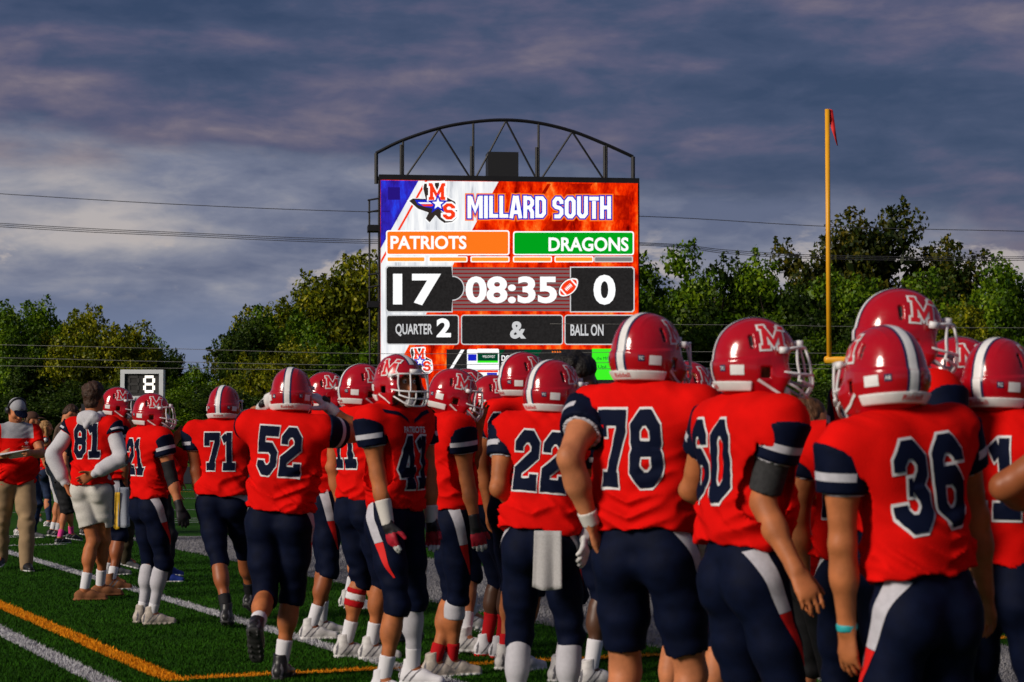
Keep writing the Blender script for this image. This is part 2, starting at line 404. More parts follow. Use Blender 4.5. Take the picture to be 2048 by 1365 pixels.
def decal(name, shapes, O, U, Vv, Nn, bvh, off, mat, parent, step=0.016, layer=0.0003, reach=0.5):
    """lay flat print on a surface: shapes are (V2, F) in the (U, V) plane, sent along -N onto the mesh"""
    O, U, Vv, Nn = (Vector(a) for a in (O, U, Vv, Nn))
    bm = bmesh.new()
    for si, (V2, F) in enumerate(shapes):
        b2 = bmesh.new()
        vs = [b2.verts.new((v[0], v[1], 0)) for v in V2]
        for f in F:
            try: b2.faces.new([vs[i] for i in f])
            except ValueError: pass
        if step:
            xs = [v[0] for v in V2]; ys = [v[1] for v in V2]
            for ax, lo, hi in ((0, min(xs), max(xs)), (1, min(ys), max(ys))):
                k = math.floor(lo / step) + 1
                while k * step < hi:
                    co = Vector((0, 0, 0)); co[ax] = k * step
                    no = Vector((0, 0, 0)); no[ax] = 1
                    bmesh.ops.bisect_plane(b2, geom=b2.verts[:] + b2.edges[:] + b2.faces[:], plane_co=co, plane_no=no)
                    k += 1
        m = {}
        for v in b2.verts:
            p = O + U * v.co.x + Vv * v.co.y + Nn * reach
            h = bvh.ray_cast(p, -Nn, reach * 2)
            if h[0] is not None:
                m[v] = bm.verts.new(h[0] + h[1] * (off + si * layer) if h[1].dot(Nn) > 0 else h[0] + Nn * off)
        for f in b2.faces:
            if all(v in m for v in f.verts):
                try: bm.faces.new([m[v] for v in f.verts])
                except ValueError: pass
        b2.free()
    me = bpy.data.meshes.new(name); bm.to_mesh(me); bm.free()
    if not len(me.polygons): return None
    return link_mesh(name, me, mat, parent, True)
def rect(x0, y0, x1, y1): return ([(x0, y0), (x1, y0), (x1, y1), (x0, y1)], [(0, 1, 2, 3)])
def text_shape(key, w, h, cx=0, cy=0):
    V, F = TEXTS[key]
    return ([((v[0] - .5) * w + cx, (v[1] - .5) * h + cy) for v in V], F)

# ------------------------------------------------------------------ signed-distance modelling
def lattice_noise(P, scale, seed):
    r = np.random.default_rng(seed); n = 32
    G = r.random((n, n, n), dtype=np.float32) * 2 - 1
    X, Y, Z = (p * s for p, s in zip(P, scale))
    def prep(a):
        f = np.floor(a); t = a - f; t = t * t * (3 - 2 * t)
        return f.astype(np.int32) % n, t
    xi, xt = prep(X); yi, yt = prep(Y); zi, zt = prep(Z)
    x1, y1, z1 = (xi + 1) % n, (yi + 1) % n, (zi + 1) % n
    def g(a, b, c): return G[a, b, c]
    c00 = g(xi, yi, zi) * (1 - xt) + g(x1, yi, zi) * xt; c10 = g(xi, y1, zi) * (1 - xt) + g(x1, y1, zi) * xt
    c01 = g(xi, yi, z1) * (1 - xt) + g(x1, yi, z1) * xt; c11 = g(xi, y1, z1) * (1 - xt) + g(x1, y1, z1) * xt
    return (c00 * (1 - yt) + c10 * yt) * (1 - zt) + (c01 * (1 - yt) + c11 * yt) * zt
def d_cap(X, Y, Z, p, q, r1, r2, fax=None, fr=1.0):
    a = q - p; L2 = float(a @ a) + 1e-12
    t = np.clip(((X - p[0]) * a[0] + (Y - p[1]) * a[1] + (Z - p[2]) * a[2]) / L2, 0, 1)
    dx = X - (p[0] + t * a[0]); dy = Y - (p[1] + t * a[1]); dz = Z - (p[2] + t * a[2])
    r = r1 + (r2 - r1) * t
    n2 = dx * dx + dy * dy + dz * dz
    if fax is None: return np.sqrt(n2) - r
    c = dx * fax[0] + dy * fax[1] + dz * fax[2]; c2 = c * c
    k0 = np.sqrt(n2 + c2 * (1 / fr ** 2 - 1)); k1 = np.sqrt(n2 + c2 * (1 / fr ** 4 - 1)) + 1e-5
    return np.where(k0 < 1e-4, -r * fr, k0 * (k0 - r) / k1)
def d_ell(X, Y, Z, c, R, rad):
    dx, dy, dz = X - c[0], Y - c[1], Z - c[2]
    v = [(dx * R[0][i] + dy * R[1][i] + dz * R[2][i]) for i in range(3)]
    k0 = np.sqrt(sum((v[i] / rad[i]) ** 2 for i in range(3))); k1 = np.sqrt(sum((v[i] / rad[i] ** 2) ** 2 for i in range(3))) + 1e-4
    return np.maximum(k0 * (k0 - 1) / k1, -min(rad))
I3 = np.eye(3)
class Field:
    def __init__(s, lo, hi, h):
        s.h = h; s.lo = np.array(lo, float) - 3 * h
        s.n = np.ceil((np.array(hi, float) + 3 * h - s.lo) / h).astype(int) + 1
        s.F = np.full(s.n, 0.25, dtype=np.float32)
        s.ax = [(s.lo[i] + h * np.arange(s.n[i])).astype(np.float32) for i in range(3)]
    def grid(s, sl=None):
        if sl is None: sl = [slice(None)] * 3
        return s.ax[0][sl[0]][:, None, None], s.ax[1][sl[1]][None, :, None], s.ax[2][sl[2]][None, None, :]
    def sl(s, lo, hi):
        out = []
        for i in range(3):
            a = max(0, int((lo[i] - s.lo[i]) / s.h)); b = min(s.n[i], int((hi[i] - s.lo[i]) / s.h) + 2)
            if b <= a: return None
            out.append(slice(a, b))
        return tuple(out)
    def op(s, fn, lo, hi, k, mode='add'):
        m = k + 3 * s.h
        sl = s.sl(np.asarray(lo) - m, np.asarray(hi) + m)
        if sl is None: return
        a = s.F[sl]; b = fn(*s.grid(sl)).astype(np.float32)
        if mode == 'add':
            if k > 0:
                hh = np.maximum(k - np.abs(a - b), 0) / k; s.F[sl] = np.minimum(a, b) - hh * hh * k * 0.25
            else: s.F[sl] = np.minimum(a, b)
        else:
            b = -b
            if k > 0:
                hh = np.maximum(k - np.abs(a - b), 0) / k; s.F[sl] = np.maximum(a, b) + hh * hh * k * 0.25
            else: s.F[sl] = np.maximum(a, b)
    def cap(s, p, q, r1, r2, k=0.03, fax=None, fr=1.0, mode='add'):
        p, q = np.array(p, float), np.array(q, float); R = max(r1, r2)
        if fax is not None: fax = np.array(fax, float); fax = fax / np.linalg.norm(fax)
        s.op(lambda X, Y, Z: d_cap(X, Y, Z, p, q, r1, r2, fax, fr), np.minimum(p, q) - R, np.maximum(p, q) + R, k, mode)
    def ell(s, c, rad, k=0.02, R=I3, mode='add'):
        c = np.array(c, float); m = max(rad)
        s.op(lambda X, Y, Z: d_ell(X, Y, Z, c, R, rad), c - m, c + m, k, mode)
    def cut(s, p, n):                      # keep the side n points away from
        n = np.array(n, float); n = n / np.linalg.norm(n)
        X, Y, Z = s.grid()
        s.F = np.maximum(s.F, ((X - p[0]) * n[0] + (Y - p[1]) * n[1] + (Z - p[2]) * n[2]).astype(np.float32))
    def wobble(s, fn, band=.045):
        # add a displacement, worked out only close to the surface
        m = np.argwhere(np.abs(s.F) < band)
        P = [s.ax[i][m[:, i]] for i in range(3)]
        s.F[m[:, 0], m[:, 1], m[:, 2]] += fn(*P).astype(np.float32)
    def nets(s):
        F = s.F; S = F < 0
        c = np.zeros(tuple(x - 1 for x in F.shape), dtype=np.uint8)
        sl = [slice(None, -1), slice(1, None)]
        for i in (0, 1):
            for j in (0, 1):
                for k in (0, 1): c += S[sl[i], sl[j], sl[k]]
        act = (c > 0) & (c < 8)
        ii = np.argwhere(act)
        idx = np.full(act.shape, -1, dtype=np.int32); idx[act] = np.arange(len(ii))
        acc = np.zeros((len(ii), 3), dtype=np.float32); cnt = np.zeros(len(ii), dtype=np.float32)
        corners = [(a, b, d) for a in (0, 1) for b in (0, 1) for d in (0, 1)]
        val = {co: F[ii[:, 0] + co[0], ii[:, 1] + co[1], ii[:, 2] + co[2]] for co in corners}
        for co in corners:
            for axn in range(3):
                if co[axn]: continue
                c2 = list(co); c2[axn] = 1; c2 = tuple(c2)
                fa, fb = val[co], val[c2]
                m = (fa < 0) != (fb < 0)
                t = np.where(m, fa / np.where(m, fa - fb, 1), 0)
                pt = np.tile(np.array(co, dtype=np.float32), (len(ii), 1)); pt[:, axn] += t
                acc[m] += pt[m]; cnt += m
        V = s.lo + s.h * (ii + acc / cnt[:, None])
        Q = []
        for axn in range(3):
            a = [slice(None)] * 3; b = [slice(None)] * 3; a[axn] = slice(None, -1); b[axn] = slice(1, None)
            ch = S[tuple(a)] != S[tuple(b)]
            e = np.argwhere(ch)
            o1, o2 = [(1, 2), (2, 0), (0, 1)][axn]
            ok = (e[:, o1] > 0) & (e[:, o2] > 0) & (e[:, o1] < F.shape[o1] - 1) & (e[:, o2] < F.shape[o2] - 1)
            e = e[ok]
            ins = S[e[:, 0], e[:, 1], e[:, 2]]
            def cell(d1, d2):
                f = e.copy(); f[:, o1] -= d1; f[:, o2] -= d2
                return idx[f[:, 0], f[:, 1], f[:, 2]]
            q = np.stack([cell(1, 1), cell(0, 1), cell(0, 0), cell(1, 0)], 1)
            q[~ins] = q[~ins][:, ::-1]
            Q.append(q)
        return V, np.concatenate(Q)
    def mesh(s, name):
        V, Q = s.nets()
        return mesh_np(name, V, Q), V, Q
def bvh_of(V, Q): return BVHTree.FromPolygons([tuple(v) for v in V.tolist()], [tuple(q) for q in Q.tolist()])

# ================================================================== SETTING
AD = np.array([-0.4053, 0.9142, 0.0])           # along the sideline, away from the camera
BD = np.array([0.9142, 0.4053, 0.0])            # along the goal line
def turf_material(name, lo, mid, hi, scale):
    m = bpy.data.materials.new(name); m.use_nodes = True
    t = m.node_tree; b = t.nodes['Principled BSDF']; b.inputs['Roughness'].default_value = 0.9; b.inputs['Specular IOR Level'].default_value = 0.1
    co = t.nodes.new('ShaderNodeTexCoord')
    n1 = t.nodes.new('ShaderNodeTexNoise'); n1.inputs['Scale'].default_value = scale; n1.inputs['Detail'].default_value = 8; n1.inputs['Roughness'].default_value = 0.7
    n2 = t.nodes.new('ShaderNodeTexNoise'); n2.inputs['Scale'].default_value = 0.35; n2.inputs['Detail'].default_value = 3
    t.links.new(co.outputs['Object'], n1.inputs[0]); t.links.new(co.outputs['Object'], n2.inputs[0])
    f = math_node(t, 'ADD', math_node(t, 'MULTIPLY', n1.outputs[0], 0.75), math_node(t, 'MULTIPLY', n2.outputs[0], 0.25))
    t.links.new(ramp_node(t, f, [(0.34, lo), (0.5, mid), (0.66, hi)]), b.inputs['Base Color'])
    bp = t.nodes.new('ShaderNodeBump'); bp.inputs['Strength'].default_value = 0.8; bp.inputs['Distance'].default_value = 0.03
    t.links.new(n1.outputs[0], bp.inputs['Height']); t.links.new(bp.outputs[0], b.inputs['Normal'])
    return m
TURF = turf_material('turf', (0.006, 0.040, 0.001), (0.018, 0.080, 0.002), (0.055, 0.14, 0.004), 38)
LAWN = turf_material('lawn', (0.02, 0.05, 0.008), (0.05, 0.11, 0.015), (0.08, 0.15, 0.02), 9)
PAINTW = principled('line_white', (0.46, 0.46, 0.48), 0.9, spec=0.1, var=0.22, vscale=60, bump=0.8, bscale=90, bdist=0.02)
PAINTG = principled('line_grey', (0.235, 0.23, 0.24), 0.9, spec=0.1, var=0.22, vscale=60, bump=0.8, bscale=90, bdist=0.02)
PAINTO = principled('line_orange', (0.74, 0.27, 0.008), 0.9, spec=0.1, var=0.25, vscale=60, bump=0.8, bscale=90, bdist=0.02)
TRACK = principled('track_rubber', (0.022, 0.022, 0.024), 0.9, spec=0.15, var=0.2, vscale=4)
def quad_obj(name, pts, z, mat, label=None):
    o = link_mesh(name, mesh_py(name, [(p[0], p[1], z) for p in pts], [tuple(range(len(pts)))]), mat, None, False)
    return tag(o, label, kind='structure')
quad_obj('ground', [(-500, -60), (500, -60), (500, 900), (-500, 900)], 0.0, TURF, 'green artificial turf field running to the trees')
LINES = []                                       # (p, dir, s0, s1, half width, material) kept for the painted blades
def line(p, d, s0, s1, wd, mat, name='painted_line', z=0.004, label=None):
    p = np.array(p); n = np.array([-d[1], d[0], 0])
    c = [p + d * s0 - n * wd / 2, p + d * s1 - n * wd / 2, p + d * s1 + n * wd / 2, p + d * s0 + n * wd / 2]
    quad_obj(name, c, z, mat, label)
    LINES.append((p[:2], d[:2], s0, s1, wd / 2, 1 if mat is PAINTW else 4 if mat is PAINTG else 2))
corner = ground(345, 1361)
line(corner, AD, -0.08, 40, 0.155, PAINTO, label='orange boundary stripe running diagonally across the turf')
line(corner, BD, 0.08, 30, 0.13, PAINTO, z=0.008, label='orange boundary stripe running to the right under the players')
line(ground(0, 1263), AD, -8, 42, 0.15, PAINTW, label='white stripe nearest the camera beside the orange stripe')
line(ground(420, 1225), AD, -9, 40, 0.15, PAINTW, label='thin white restraining stripe under the team')
e0, e1 = ground(500, 1130), ground(950, 1132)
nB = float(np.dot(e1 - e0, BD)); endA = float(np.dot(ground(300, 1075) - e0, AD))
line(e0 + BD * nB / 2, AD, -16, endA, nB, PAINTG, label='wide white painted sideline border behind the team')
for x0, x1, yy, hw, mt in ((-200, 700, 980, .12, PAINTW), (-200, 700, 984, .12, PAINTO), (-200, 640, 997, .11, PAINTW), (-200, 640, 1020, .11, PAINTW),
                           (180, 560, 1037, .10, PAINTW), (180, 560, 1041, .10, PAINTW), (180, 560, 1045, .10, PAINTW),
                           (-60, 76, 1065, .10, PAINTW), (-60, 74, 1068, .10, PAINTW), (-100, 110, 1084, .10, PAINTW), (1200, 2600, 1005, .12, PAINTW), (1200, 2600, 1040, .12, PAINTW)):
    a, b = ground(x0, yy), ground(x1, yy)
    q = ground(400 if x1 < 800 else 1600, yy)
    line(q, BD, float(np.dot(a - q, BD)), float(np.dot(b - q, BD)), hw, mt)
ta, tb = ground(375, 969), ground(375, 935)
quad_obj('track', [ta - BD * 120, ta + BD * 160, tb + BD * 160, tb - BD * 120], 0.02, TRACK, 'dark running track beyond the field')
tl, th_ = tb + AD * 0.2, tb + AD * 300
quad_obj('lawn', [tl - BD * 250, tl + BD * 250, th_ + BD * 250, th_ - BD * 250], 0.016, LAWN, 'lighter grass strip beyond the running track')
# turf blades, painted where the stripes run
def turf_blades():
    n = 420000
    yy = 11.6 + 17.5 * rng.random(n) ** 1.25
    xx = (rng.random(n) * 2 - 1) * (yy * 0.262 + 0.7)
    P = np.stack([xx, yy], 1)
    mat = np.zeros(n, dtype=np.int32)
    for p, d, s0, s1, hw, mi in LINES:
        r = P - p; s = r @ d; q = np.abs(r @ np.array([-d[1], d[0]]))
        ins = (s > s0) & (s < s1) & (q < hw * (0.93 + 0.14 * rng.random(n)))
        mat[ins] = mi
    dk = rng.random(n) < 0.33
    mat[(mat == 0) & dk] = 3
    an = rng.random(n) * math.pi * 2; wd = 0.003 + 0.0025 * rng.random(n); h = 0.012 + 0.014 * rng.random(n)
    lx, ly = (rng.random(n) - .5) * 0.03, (rng.random(n) - .5) * 0.03
    base = np.stack([xx, yy, np.full(n, 0.003)], 1)
    du = np.stack([np.cos(an) * wd, np.sin(an) * wd, np.zeros(n)], 1)
    V = np.concatenate([base - du, base + du, base + np.stack([lx, ly, h], 1)])
    Q = np.stack([np.arange(n), np.arange(n) + n, np.arange(n) + 2 * n], 1)
    me = mesh_np('turf_blades', V, Q)
    bg = principled('blade_green', (0.018, 0.074, 0.0015), 0.8, spec=0.1, var=0.35, vscale=2)
    bd = principled('blade_dark', (0.007, 0.036, 0.001), 0.8, spec=0.1, var=0.3, vscale=3)
    o = link_mesh('turf_blades', me, [bg, PAINTW, PAINTO, bd, PAINTG], None, False)
    me.polygons.foreach_set('material_index', mat)
    tag(o, 'short artificial grass blades of the field', 'grass', kind='stuff')
turf_blades()

# ------------------------------------------------------------------ trees
def leaf_material(name, stops, trans=0.25):
    m = bpy.data.materials.new(name); m.use_nodes = True
    t = m.node_tree; t.nodes.clear()
    o = t.nodes.new('ShaderNodeOutputMaterial'); g = t.nodes.new('ShaderNodeNewGeometry')
    co = t.nodes.new('ShaderNodeTexCoord'); n = t.nodes.new('ShaderNodeTexNoise'); n.inputs['Scale'].default_value = 0.5; n.inputs['Detail'].default_value = 2
    t.links.new(co.outputs['Object'], n.inputs[0])
    f = math_node(t, 'ADD', math_node(t, 'MULTIPLY', g.outputs['Random Per Island'], 0.5), math_node(t, 'MULTIPLY', math_node(t, 'SUBTRACT', n.outputs[0], 0.22), 0.9))
    c = ramp_node(t, f, stops)
    d = t.nodes.new('ShaderNodeBsdfDiffuse'); tr = t.nodes.new('ShaderNodeBsdfTranslucent'); mx = t.nodes.new('ShaderNodeMixShader'); mx.inputs[0].default_value = trans
    gl = t.nodes.new('ShaderNodeBsdfGlossy'); gl.inputs['Roughness'].default_value = 0.45; mx2 = t.nodes.new('ShaderNodeMixShader'); mx2.inputs[0].default_value = 0.012
    t.links.new(c, d.inputs[0]); t.links.new(c, tr.inputs[0])
    t.links.new(d.outputs[0], mx.inputs[1]); t.links.new(tr.outputs[0], mx.inputs[2])
    t.links.new(mx.outputs[0], mx2.inputs[1]); t.links.new(gl.outputs[0], mx2.inputs[2]); t.links.new(mx2.outputs[0], o.inputs[0])
    return m
LEAF = {'green': leaf_material('leaf_green', [(0.15, (0.008, 0.030, 0.003)), (0.5, (0.066, 0.140, 0.004)), (0.85, (0.19, 0.28, 0.008))]),
        'olive': leaf_material('leaf_olive', [(0.15, (0.012, 0.032, 0.003)), (0.5, (0.115, 0.145, 0.004)), (0.85, (0.34, 0.31, 0.008))]),
        'deep': leaf_material('leaf_deep', [(0.15, (0.007, 0.020, 0.003)), (0.5, (0.028, 0.058, 0.006)), (0.85, (0.075, 0.11, 0.010))]),
        'amber': leaf_material('leaf_amber', [(0.15, (0.006, 0.014, 0.003)), (0.5, (0.026, 0.042, 0.004)), (0.85, (0.15, 0.12, 0.008))])}
BARK = principled('bark', (0.06, 0.045, 0.035), 0.95, spec=0.1, var=0.4, vscale=5, bump=0.8, bscale=8, bdist=0.05)
def crown_mesh(seed, nclump, per, shape, leaf):
    """leaf faces of a crown 10 m high and about 8 m wide with its base at the origin, plus limb paths"""
    r = np.random.default_rng(seed)
    C, RR = [], []
    tries = 0
    while len(C) < nclump and tries < 6000:
        tries += 1
        v = r.normal(size=3); v /= np.linalg.norm(v); rad = r.random() ** 0.36
        z = v[2] * rad
        wx = 1.0
        if shape == 'round': cz, rz, rx = 5.6, 4.3, 3.9
        elif shape == 'tall': cz, rz, rx = 5.4, 4.7, 3.0
        elif shape == 'cone': cz, rz, rx = 5.0, 4.9, 3.2; wx = 0.25 + 0.75 * (1 - (z * .5 + .5))
        else: cz, rz, rx = 4.6, 4.4, 4.5
        p = np.array([v[0] * rad * rx * wx, v[1] * rad * rx * wx, cz + z * rz])
        if p[2] < 0.5: continue
        br = r.uniform(0.65, 1.25) * (0.8 if shape == 'cone' else 1)
        if any(np.linalg.norm(p - c) < 0.62 * (br + b) * 0.62 for c, b in zip(C, RR)): continue
        C.append(p); RR.append(br)
    V = []
    for c, b in zip(C, RR):
        n = int(per * (b / 0.95) ** 2)
        d = r.normal(size=(n, 3)); d /= np.linalg.norm(d, axis=1)[:, None]
        d[:, 2] = d[:, 2] * 0.85 + 0.08
        pos = c + d * (b * (0.45 + 0.60 * r.random((n, 1)) ** 0.5)) * np.array([1.1, 1.1, 0.85])
        # twig sprays that break the outline
        nrm = d + r.normal(size=(n, 3)) * 0.6; nrm /= np.linalg.norm(nrm, axis=1)[:, None]
        a = np.cross(nrm, r.normal(size=(n, 3))); a /= np.linalg.norm(a, axis=1)[:, None]
        bb = np.cross(nrm, a)
        L = leaf * (0.65 + 0.7 * r.random((n, 1)))
        V.append(np.stack([pos - a * L * .5, pos + bb * L * .32, pos + a * L * .6, pos - bb * L * .32], 1))
    # sprays: strings of leaves poking out past the clumps
    for c, b in zip(C, RR):
        for _ in range(3):
            d = c - np.array([0, 0, 4.5]); d = d / (np.linalg.norm(d) + 1e-6) + r.normal(size=3) * 0.6 + np.array([0, 0, .12]); d /= np.linalg.norm(d)
            n = 26
            tt = r.random((n, 1)); pos = c + d * b * (0.7 + 0.5 * tt) + r.normal(size=(n, 3)) * 0.16 * (1.15 - tt)
            nrm = r.normal(size=(n, 3)); nrm /= np.linalg.norm(nrm, axis=1)[:, None]
            a = np.cross(nrm, r.normal(size=(n, 3))); a /= np.linalg.norm(a, axis=1)[:, None]; bb = np.cross(nrm, a)
            L = leaf * (0.65 + 0.7 * r.random((n, 1)))
            V.append(np.stack([pos - a * L * .5, pos + bb * L * .32, pos + a * L * .6, pos - bb * L * .32], 1))
    # dense inner foliage that closes the crown
    for c, b in zip(C, RR):
        n = 44
        pos = c * np.array([.80, .80, .97]) + r.normal(size=(n, 3)) * b * .30
        nrm = r.normal(size=(n, 3)); nrm /= np.linalg.norm(nrm, axis=1)[:, None]
        a = np.cross(nrm, r.normal(size=(n, 3))); a /= np.linalg.norm(a, axis=1)[:, None]; bb = np.cross(nrm, a)
        L = leaf * 2.3 * (0.65 + 0.7 * r.random((n, 1)))
        V.append(np.stack([pos - a * L * .5, pos + bb * L * .32, pos + a * L * .6, pos - bb * L * .32], 1))
    V = np.concatenate(V).reshape(-1, 3)
    Q = np.arange(len(V)).reshape(-1, 4)
    return V, Q, C
TREE_KINDS = []
for i, (shape, nc, per) in enumerate((('round', 60, 260), ('tall', 56, 245), ('wide', 62, 260), ('round', 52, 255), ('cone', 58, 160), ('wide', 68, 235))):
    V, Q, C = crown_mesh(100 + i, nc, per, shape, 0.205)
    cm = mesh_np('crown', V, Q)
    cm.materials.append(LEAF['green'])
    parts = [tube_vf([(0, 0, -0.1), (0.1, 0, 2.2), (-0.05, 0.1, 5.0), (0.05, 0, 8.0)], [0.26, 0.2, 0.13, 0.04], 8)]
    rr = np.random.default_rng(i)
    for c in C[::4]:
        z0 = max(0.9, c[2] * rr.uniform(0.3, 0.55)); mid = np.array([c[0] * .45, c[1] * .45, (z0 + c[2]) / 2 + .2])
        parts.append(tube_vf([(0, 0, z0), mid, c], [0.1, 0.06, 0.02], 5))
    tv, tf = join_vf(parts)
    tm = mesh_py('trunk', tv, tf); tm.materials.append(BARK)
    TREE_KINDS.append((cm, tm))
def tree(px, ytop, wpx, Y, kind, tone, label, name='tree', rz=None, base=None):
    top = at(px, ytop, Y)
    wm = wpx / FPX * Y * (1.42 if name == 'tree' else 1.2)
    o = empty(name, (top[0], Y, 0), rz if rz is not None else random.uniform(0, 6.28))
    cm, tm = TREE_KINDS[kind]
    c = bpy.data.objects.new('crown', cm); COL.objects.link(c); c.parent = o
    c.material_slots[0].link = 'OBJECT'; c.material_slots[0].material = LEAF[tone]
    t = bpy.data.objects.new('trunk', tm); COL.objects.link(t); t.parent = o
    sx = wm / (7.6 if kind in (0, 3) else 6.4 if kind in (1, 4) else 9.0); sz = top[2] / 10.1
    if name == 'tree': sx = max(sx, sz * .86)
    o.scale = (sx, sx, sz)
    tag(o, label, 'tree' if name == 'tree' else 'shrub', 'trees lining the far end of the field')
TREES = [
 # left clump
 (-70, 612, 240, 112, 2, 'deep', 'dark broad tree cut off by the left picture edge'),
 (20, 612, 140, 108, 0, 'green', 'leafy green tree above the headset coach at far left'),
 (84, 612, 100, 113, 1, 'green', 'narrow green tree second from the left edge with sky gaps'),
 (160, 606, 130, 108, 3, 'olive', 'tallest tree of the left clump, yellowish green, with open crown'),
 (245, 645, 130, 107, 0, 'olive', 'yellow green rounded tree behind the play clock'),
 (285, 672, 80, 111, 1, 'green', 'smaller green tree sloping down right of the play clock'),
 (354, 690, 50, 116, 4, 'deep', 'low pointed dark tree at the dip in the treeline'),
 (398, 724, 60, 106, 3, 'green', 'low leafy tree at the dip beneath the open blue sky'),
 (55, 700, 130, 102, 4, 'deep', 'dark conical evergreen behind the coaches at far left'),
 (-230, 600, 220, 110, 0, 'green', 'rounded green tree beyond the left picture edge'),
 (-400, 590, 230, 111, 2, 'deep', 'dark broad tree farther beyond the left picture edge'),
 (-560, 610, 220, 109, 5, 'olive', 'olive tree farthest beyond the left picture edge'),
 (2280, 515, 220, 110, 0, 'green', 'rounded green tree beyond the right picture edge'),
 (2450, 530, 230, 111, 5, 'deep', 'dark tree farther beyond the right picture edge'),
 # mid clump
 (490, 640, 80, 108, 1, 'deep', 'dark leaning tree at left edge of the clump beside the scoreboard'),
 (540, 604, 110, 112, 0, 'olive', 'olive tree with an orange patch in the clump beside the scoreboard'),
 (585, 576, 150, 110, 2, 'green', 'broad green tree in the middle of the clump beside the scoreboard'),
 (655, 552, 140, 113, 3, 'olive', 'tall olive tree rising toward the scoreboard ladder'),
 (715, 504, 170, 112, 0, 'olive', 'tallest tree touching the left edge of the scoreboard'),
 (560, 665, 150, 103, 5, 'olive', 'lower yellow green tree in front of the mid clump'),
 (680, 655, 160, 104, 2, 'green', 'lower green tree just left of the scoreboard ladder'),
 (820, 560, 200, 114, 2, 'green', 'green tree hidden mostly behind the left half of the scoreboard'),
 # behind and right of the board
 (1160, 540, 220, 113, 5, 'deep', 'dark tree behind the right half of the scoreboard'),
 (1305, 492, 190, 110, 0, 'green', 'green tree directly right of the scoreboard edge'),
 (1430, 481, 210, 112, 2, 'deep', 'broad dark green tree between scoreboard and goal post'),
 (1560, 484, 190, 111, 5, 'green', 'rounded green tree just left of the goal post'),
 (1650, 455, 110, 118, 3, 'amber', 'small open crowned tree poking up behind the goal post'),
 (1745, 427, 180, 119, 1, 'amber', 'tallest dark amber tree right of the goal post'),
 (1845, 466, 120, 118, 3, 'amber', 'dark amber tree sloping down right of the tallest one'),
 (1900, 550, 60, 117, 1, 'deep', 'thin dark tree at the lower end of the amber group'),
 (1640, 530, 220, 108, 2, 'deep', 'wide dark tree behind the goal post upright'),
 (1775, 545, 190, 107, 0, 'green', 'rounded green tree behind the tallest helmet'),
 (1880, 580, 130, 104, 5, 'olive', 'bright yellow green tree right of the tallest helmet'),
 (2015, 522, 150, 109, 0, 'green', 'rounded green tree at the right picture edge'),
 (2110, 520, 220, 110, 2, 'deep', 'dark green tree cut off by the right picture edge'),
 (1330, 600, 170, 102, 5, 'green', 'lower light green tree beside the right edge of the scoreboard'),
 (1480, 610, 190, 103, 5, 'deep', 'lower dark tree above the helmet of player sixty'),
 (1590, 640, 170, 102, 2, 'green', 'lower green tree just left of the goal post base'),
 (1730, 640, 170, 103, 5, 'green', 'lower green tree just right of the goal post base'),
 (1990, 640, 200, 102, 2, 'olive', 'lower olive tree above the rightmost helmets'),
]
for i, (px, yt, wp, Y, k, tone, lab) in enumerate(TREES):
    tree(px, yt, wp, Y, k, tone, lab)
SHR = ['far left behind the coaches', 'behind the headset coach', 'behind the man in the brown sweater', 'below the play clock', 'behind player twenty-one', 'behind player seventy-one', 'left of player fifty-two',
       'between player fifty-two and the scoreboard', 'under the scoreboard ladder', 'under the scoreboard screen left half', 'under the scoreboard screen right half', 'right of the scoreboard post', 'behind player seventy-eight', 'left of the helmet of player sixty', 'right of the helmet of player sixty', 'below the goal post', 'behind player thirty-six', 'at the far right edge']
for i, lab in enumerate(SHR):
    px = -60 + i * 128 + random.uniform(-25, 25)
    tree(px, random.uniform(752, 780), random.uniform(150, 190), random.uniform(96.5, 99), random.choice([2, 5, 0]), random.choice(['deep', 'green', 'deep']), 'low leafy dark shrub ' + lab, 'shrub')

# ------------------------------------------------------------------ scoreboard
PL, PR = at(762, 560, 94.3), at(1277, 560, 95.7)
_e1 = PR - PL; _e1[2] = 0; _e1 /= np.linalg.norm(_e1)
_n = np.array([_e1[1], -_e1[0], 0.0])                    # toward the camera
_o = (PL + PR) / 2; _o[2] = 0
board = empty('scoreboard', tuple(_o), math.atan2(_e1[1], _e1[0]))
tag(board, 'huge lit video scoreboard with arched black truss above the treeline', 'scoreboard')
def BP(px, py, out=0.0):
    d = ray(px, py); c = np.array([0, 0, CAMH]); q = _o + _n * out
    t = np.dot(q - c, _n) / np.dot(d, _n)
    p = c + d * t - _o
    return np.array([np.dot(p, _e1), -np.dot(p, _n), p[2]])
def bpoly(name, pts, layer, mat, parent=board):
    V = [BP(x, y, 0.02 * layer) for x, y in pts]
    return link_mesh(name, mesh_py(name, V, [tuple(range(len(V)))]), mat, parent, False)
def bshape(name, shapes, layer, mat, parent=board):
    V, F = [], []
    for i, (v2, f2) in enumerate(shapes):
        b = len(V); V.extend([BP(x, y, 0.02 * layer + 0.0015 * i) for x, y in v2]); F.extend([tuple(j + b for j in f) for f in f2])
    return link_mesh(name, mesh_py(name, V, F), mat, parent, False)
def btext(name, key, x0, y0, x1, y1, layer, mat, parent=board, grow=0.0):
    V, F = TEXTS[key]
    v2 = [(x0 - grow + v[0] * (x1 - x0 + 2 * grow), y1 + grow - v[1] * (y1 - y0 + 2 * grow)) for v in V]
    return bshape(name, [(v2, F)], layer, mat, parent)
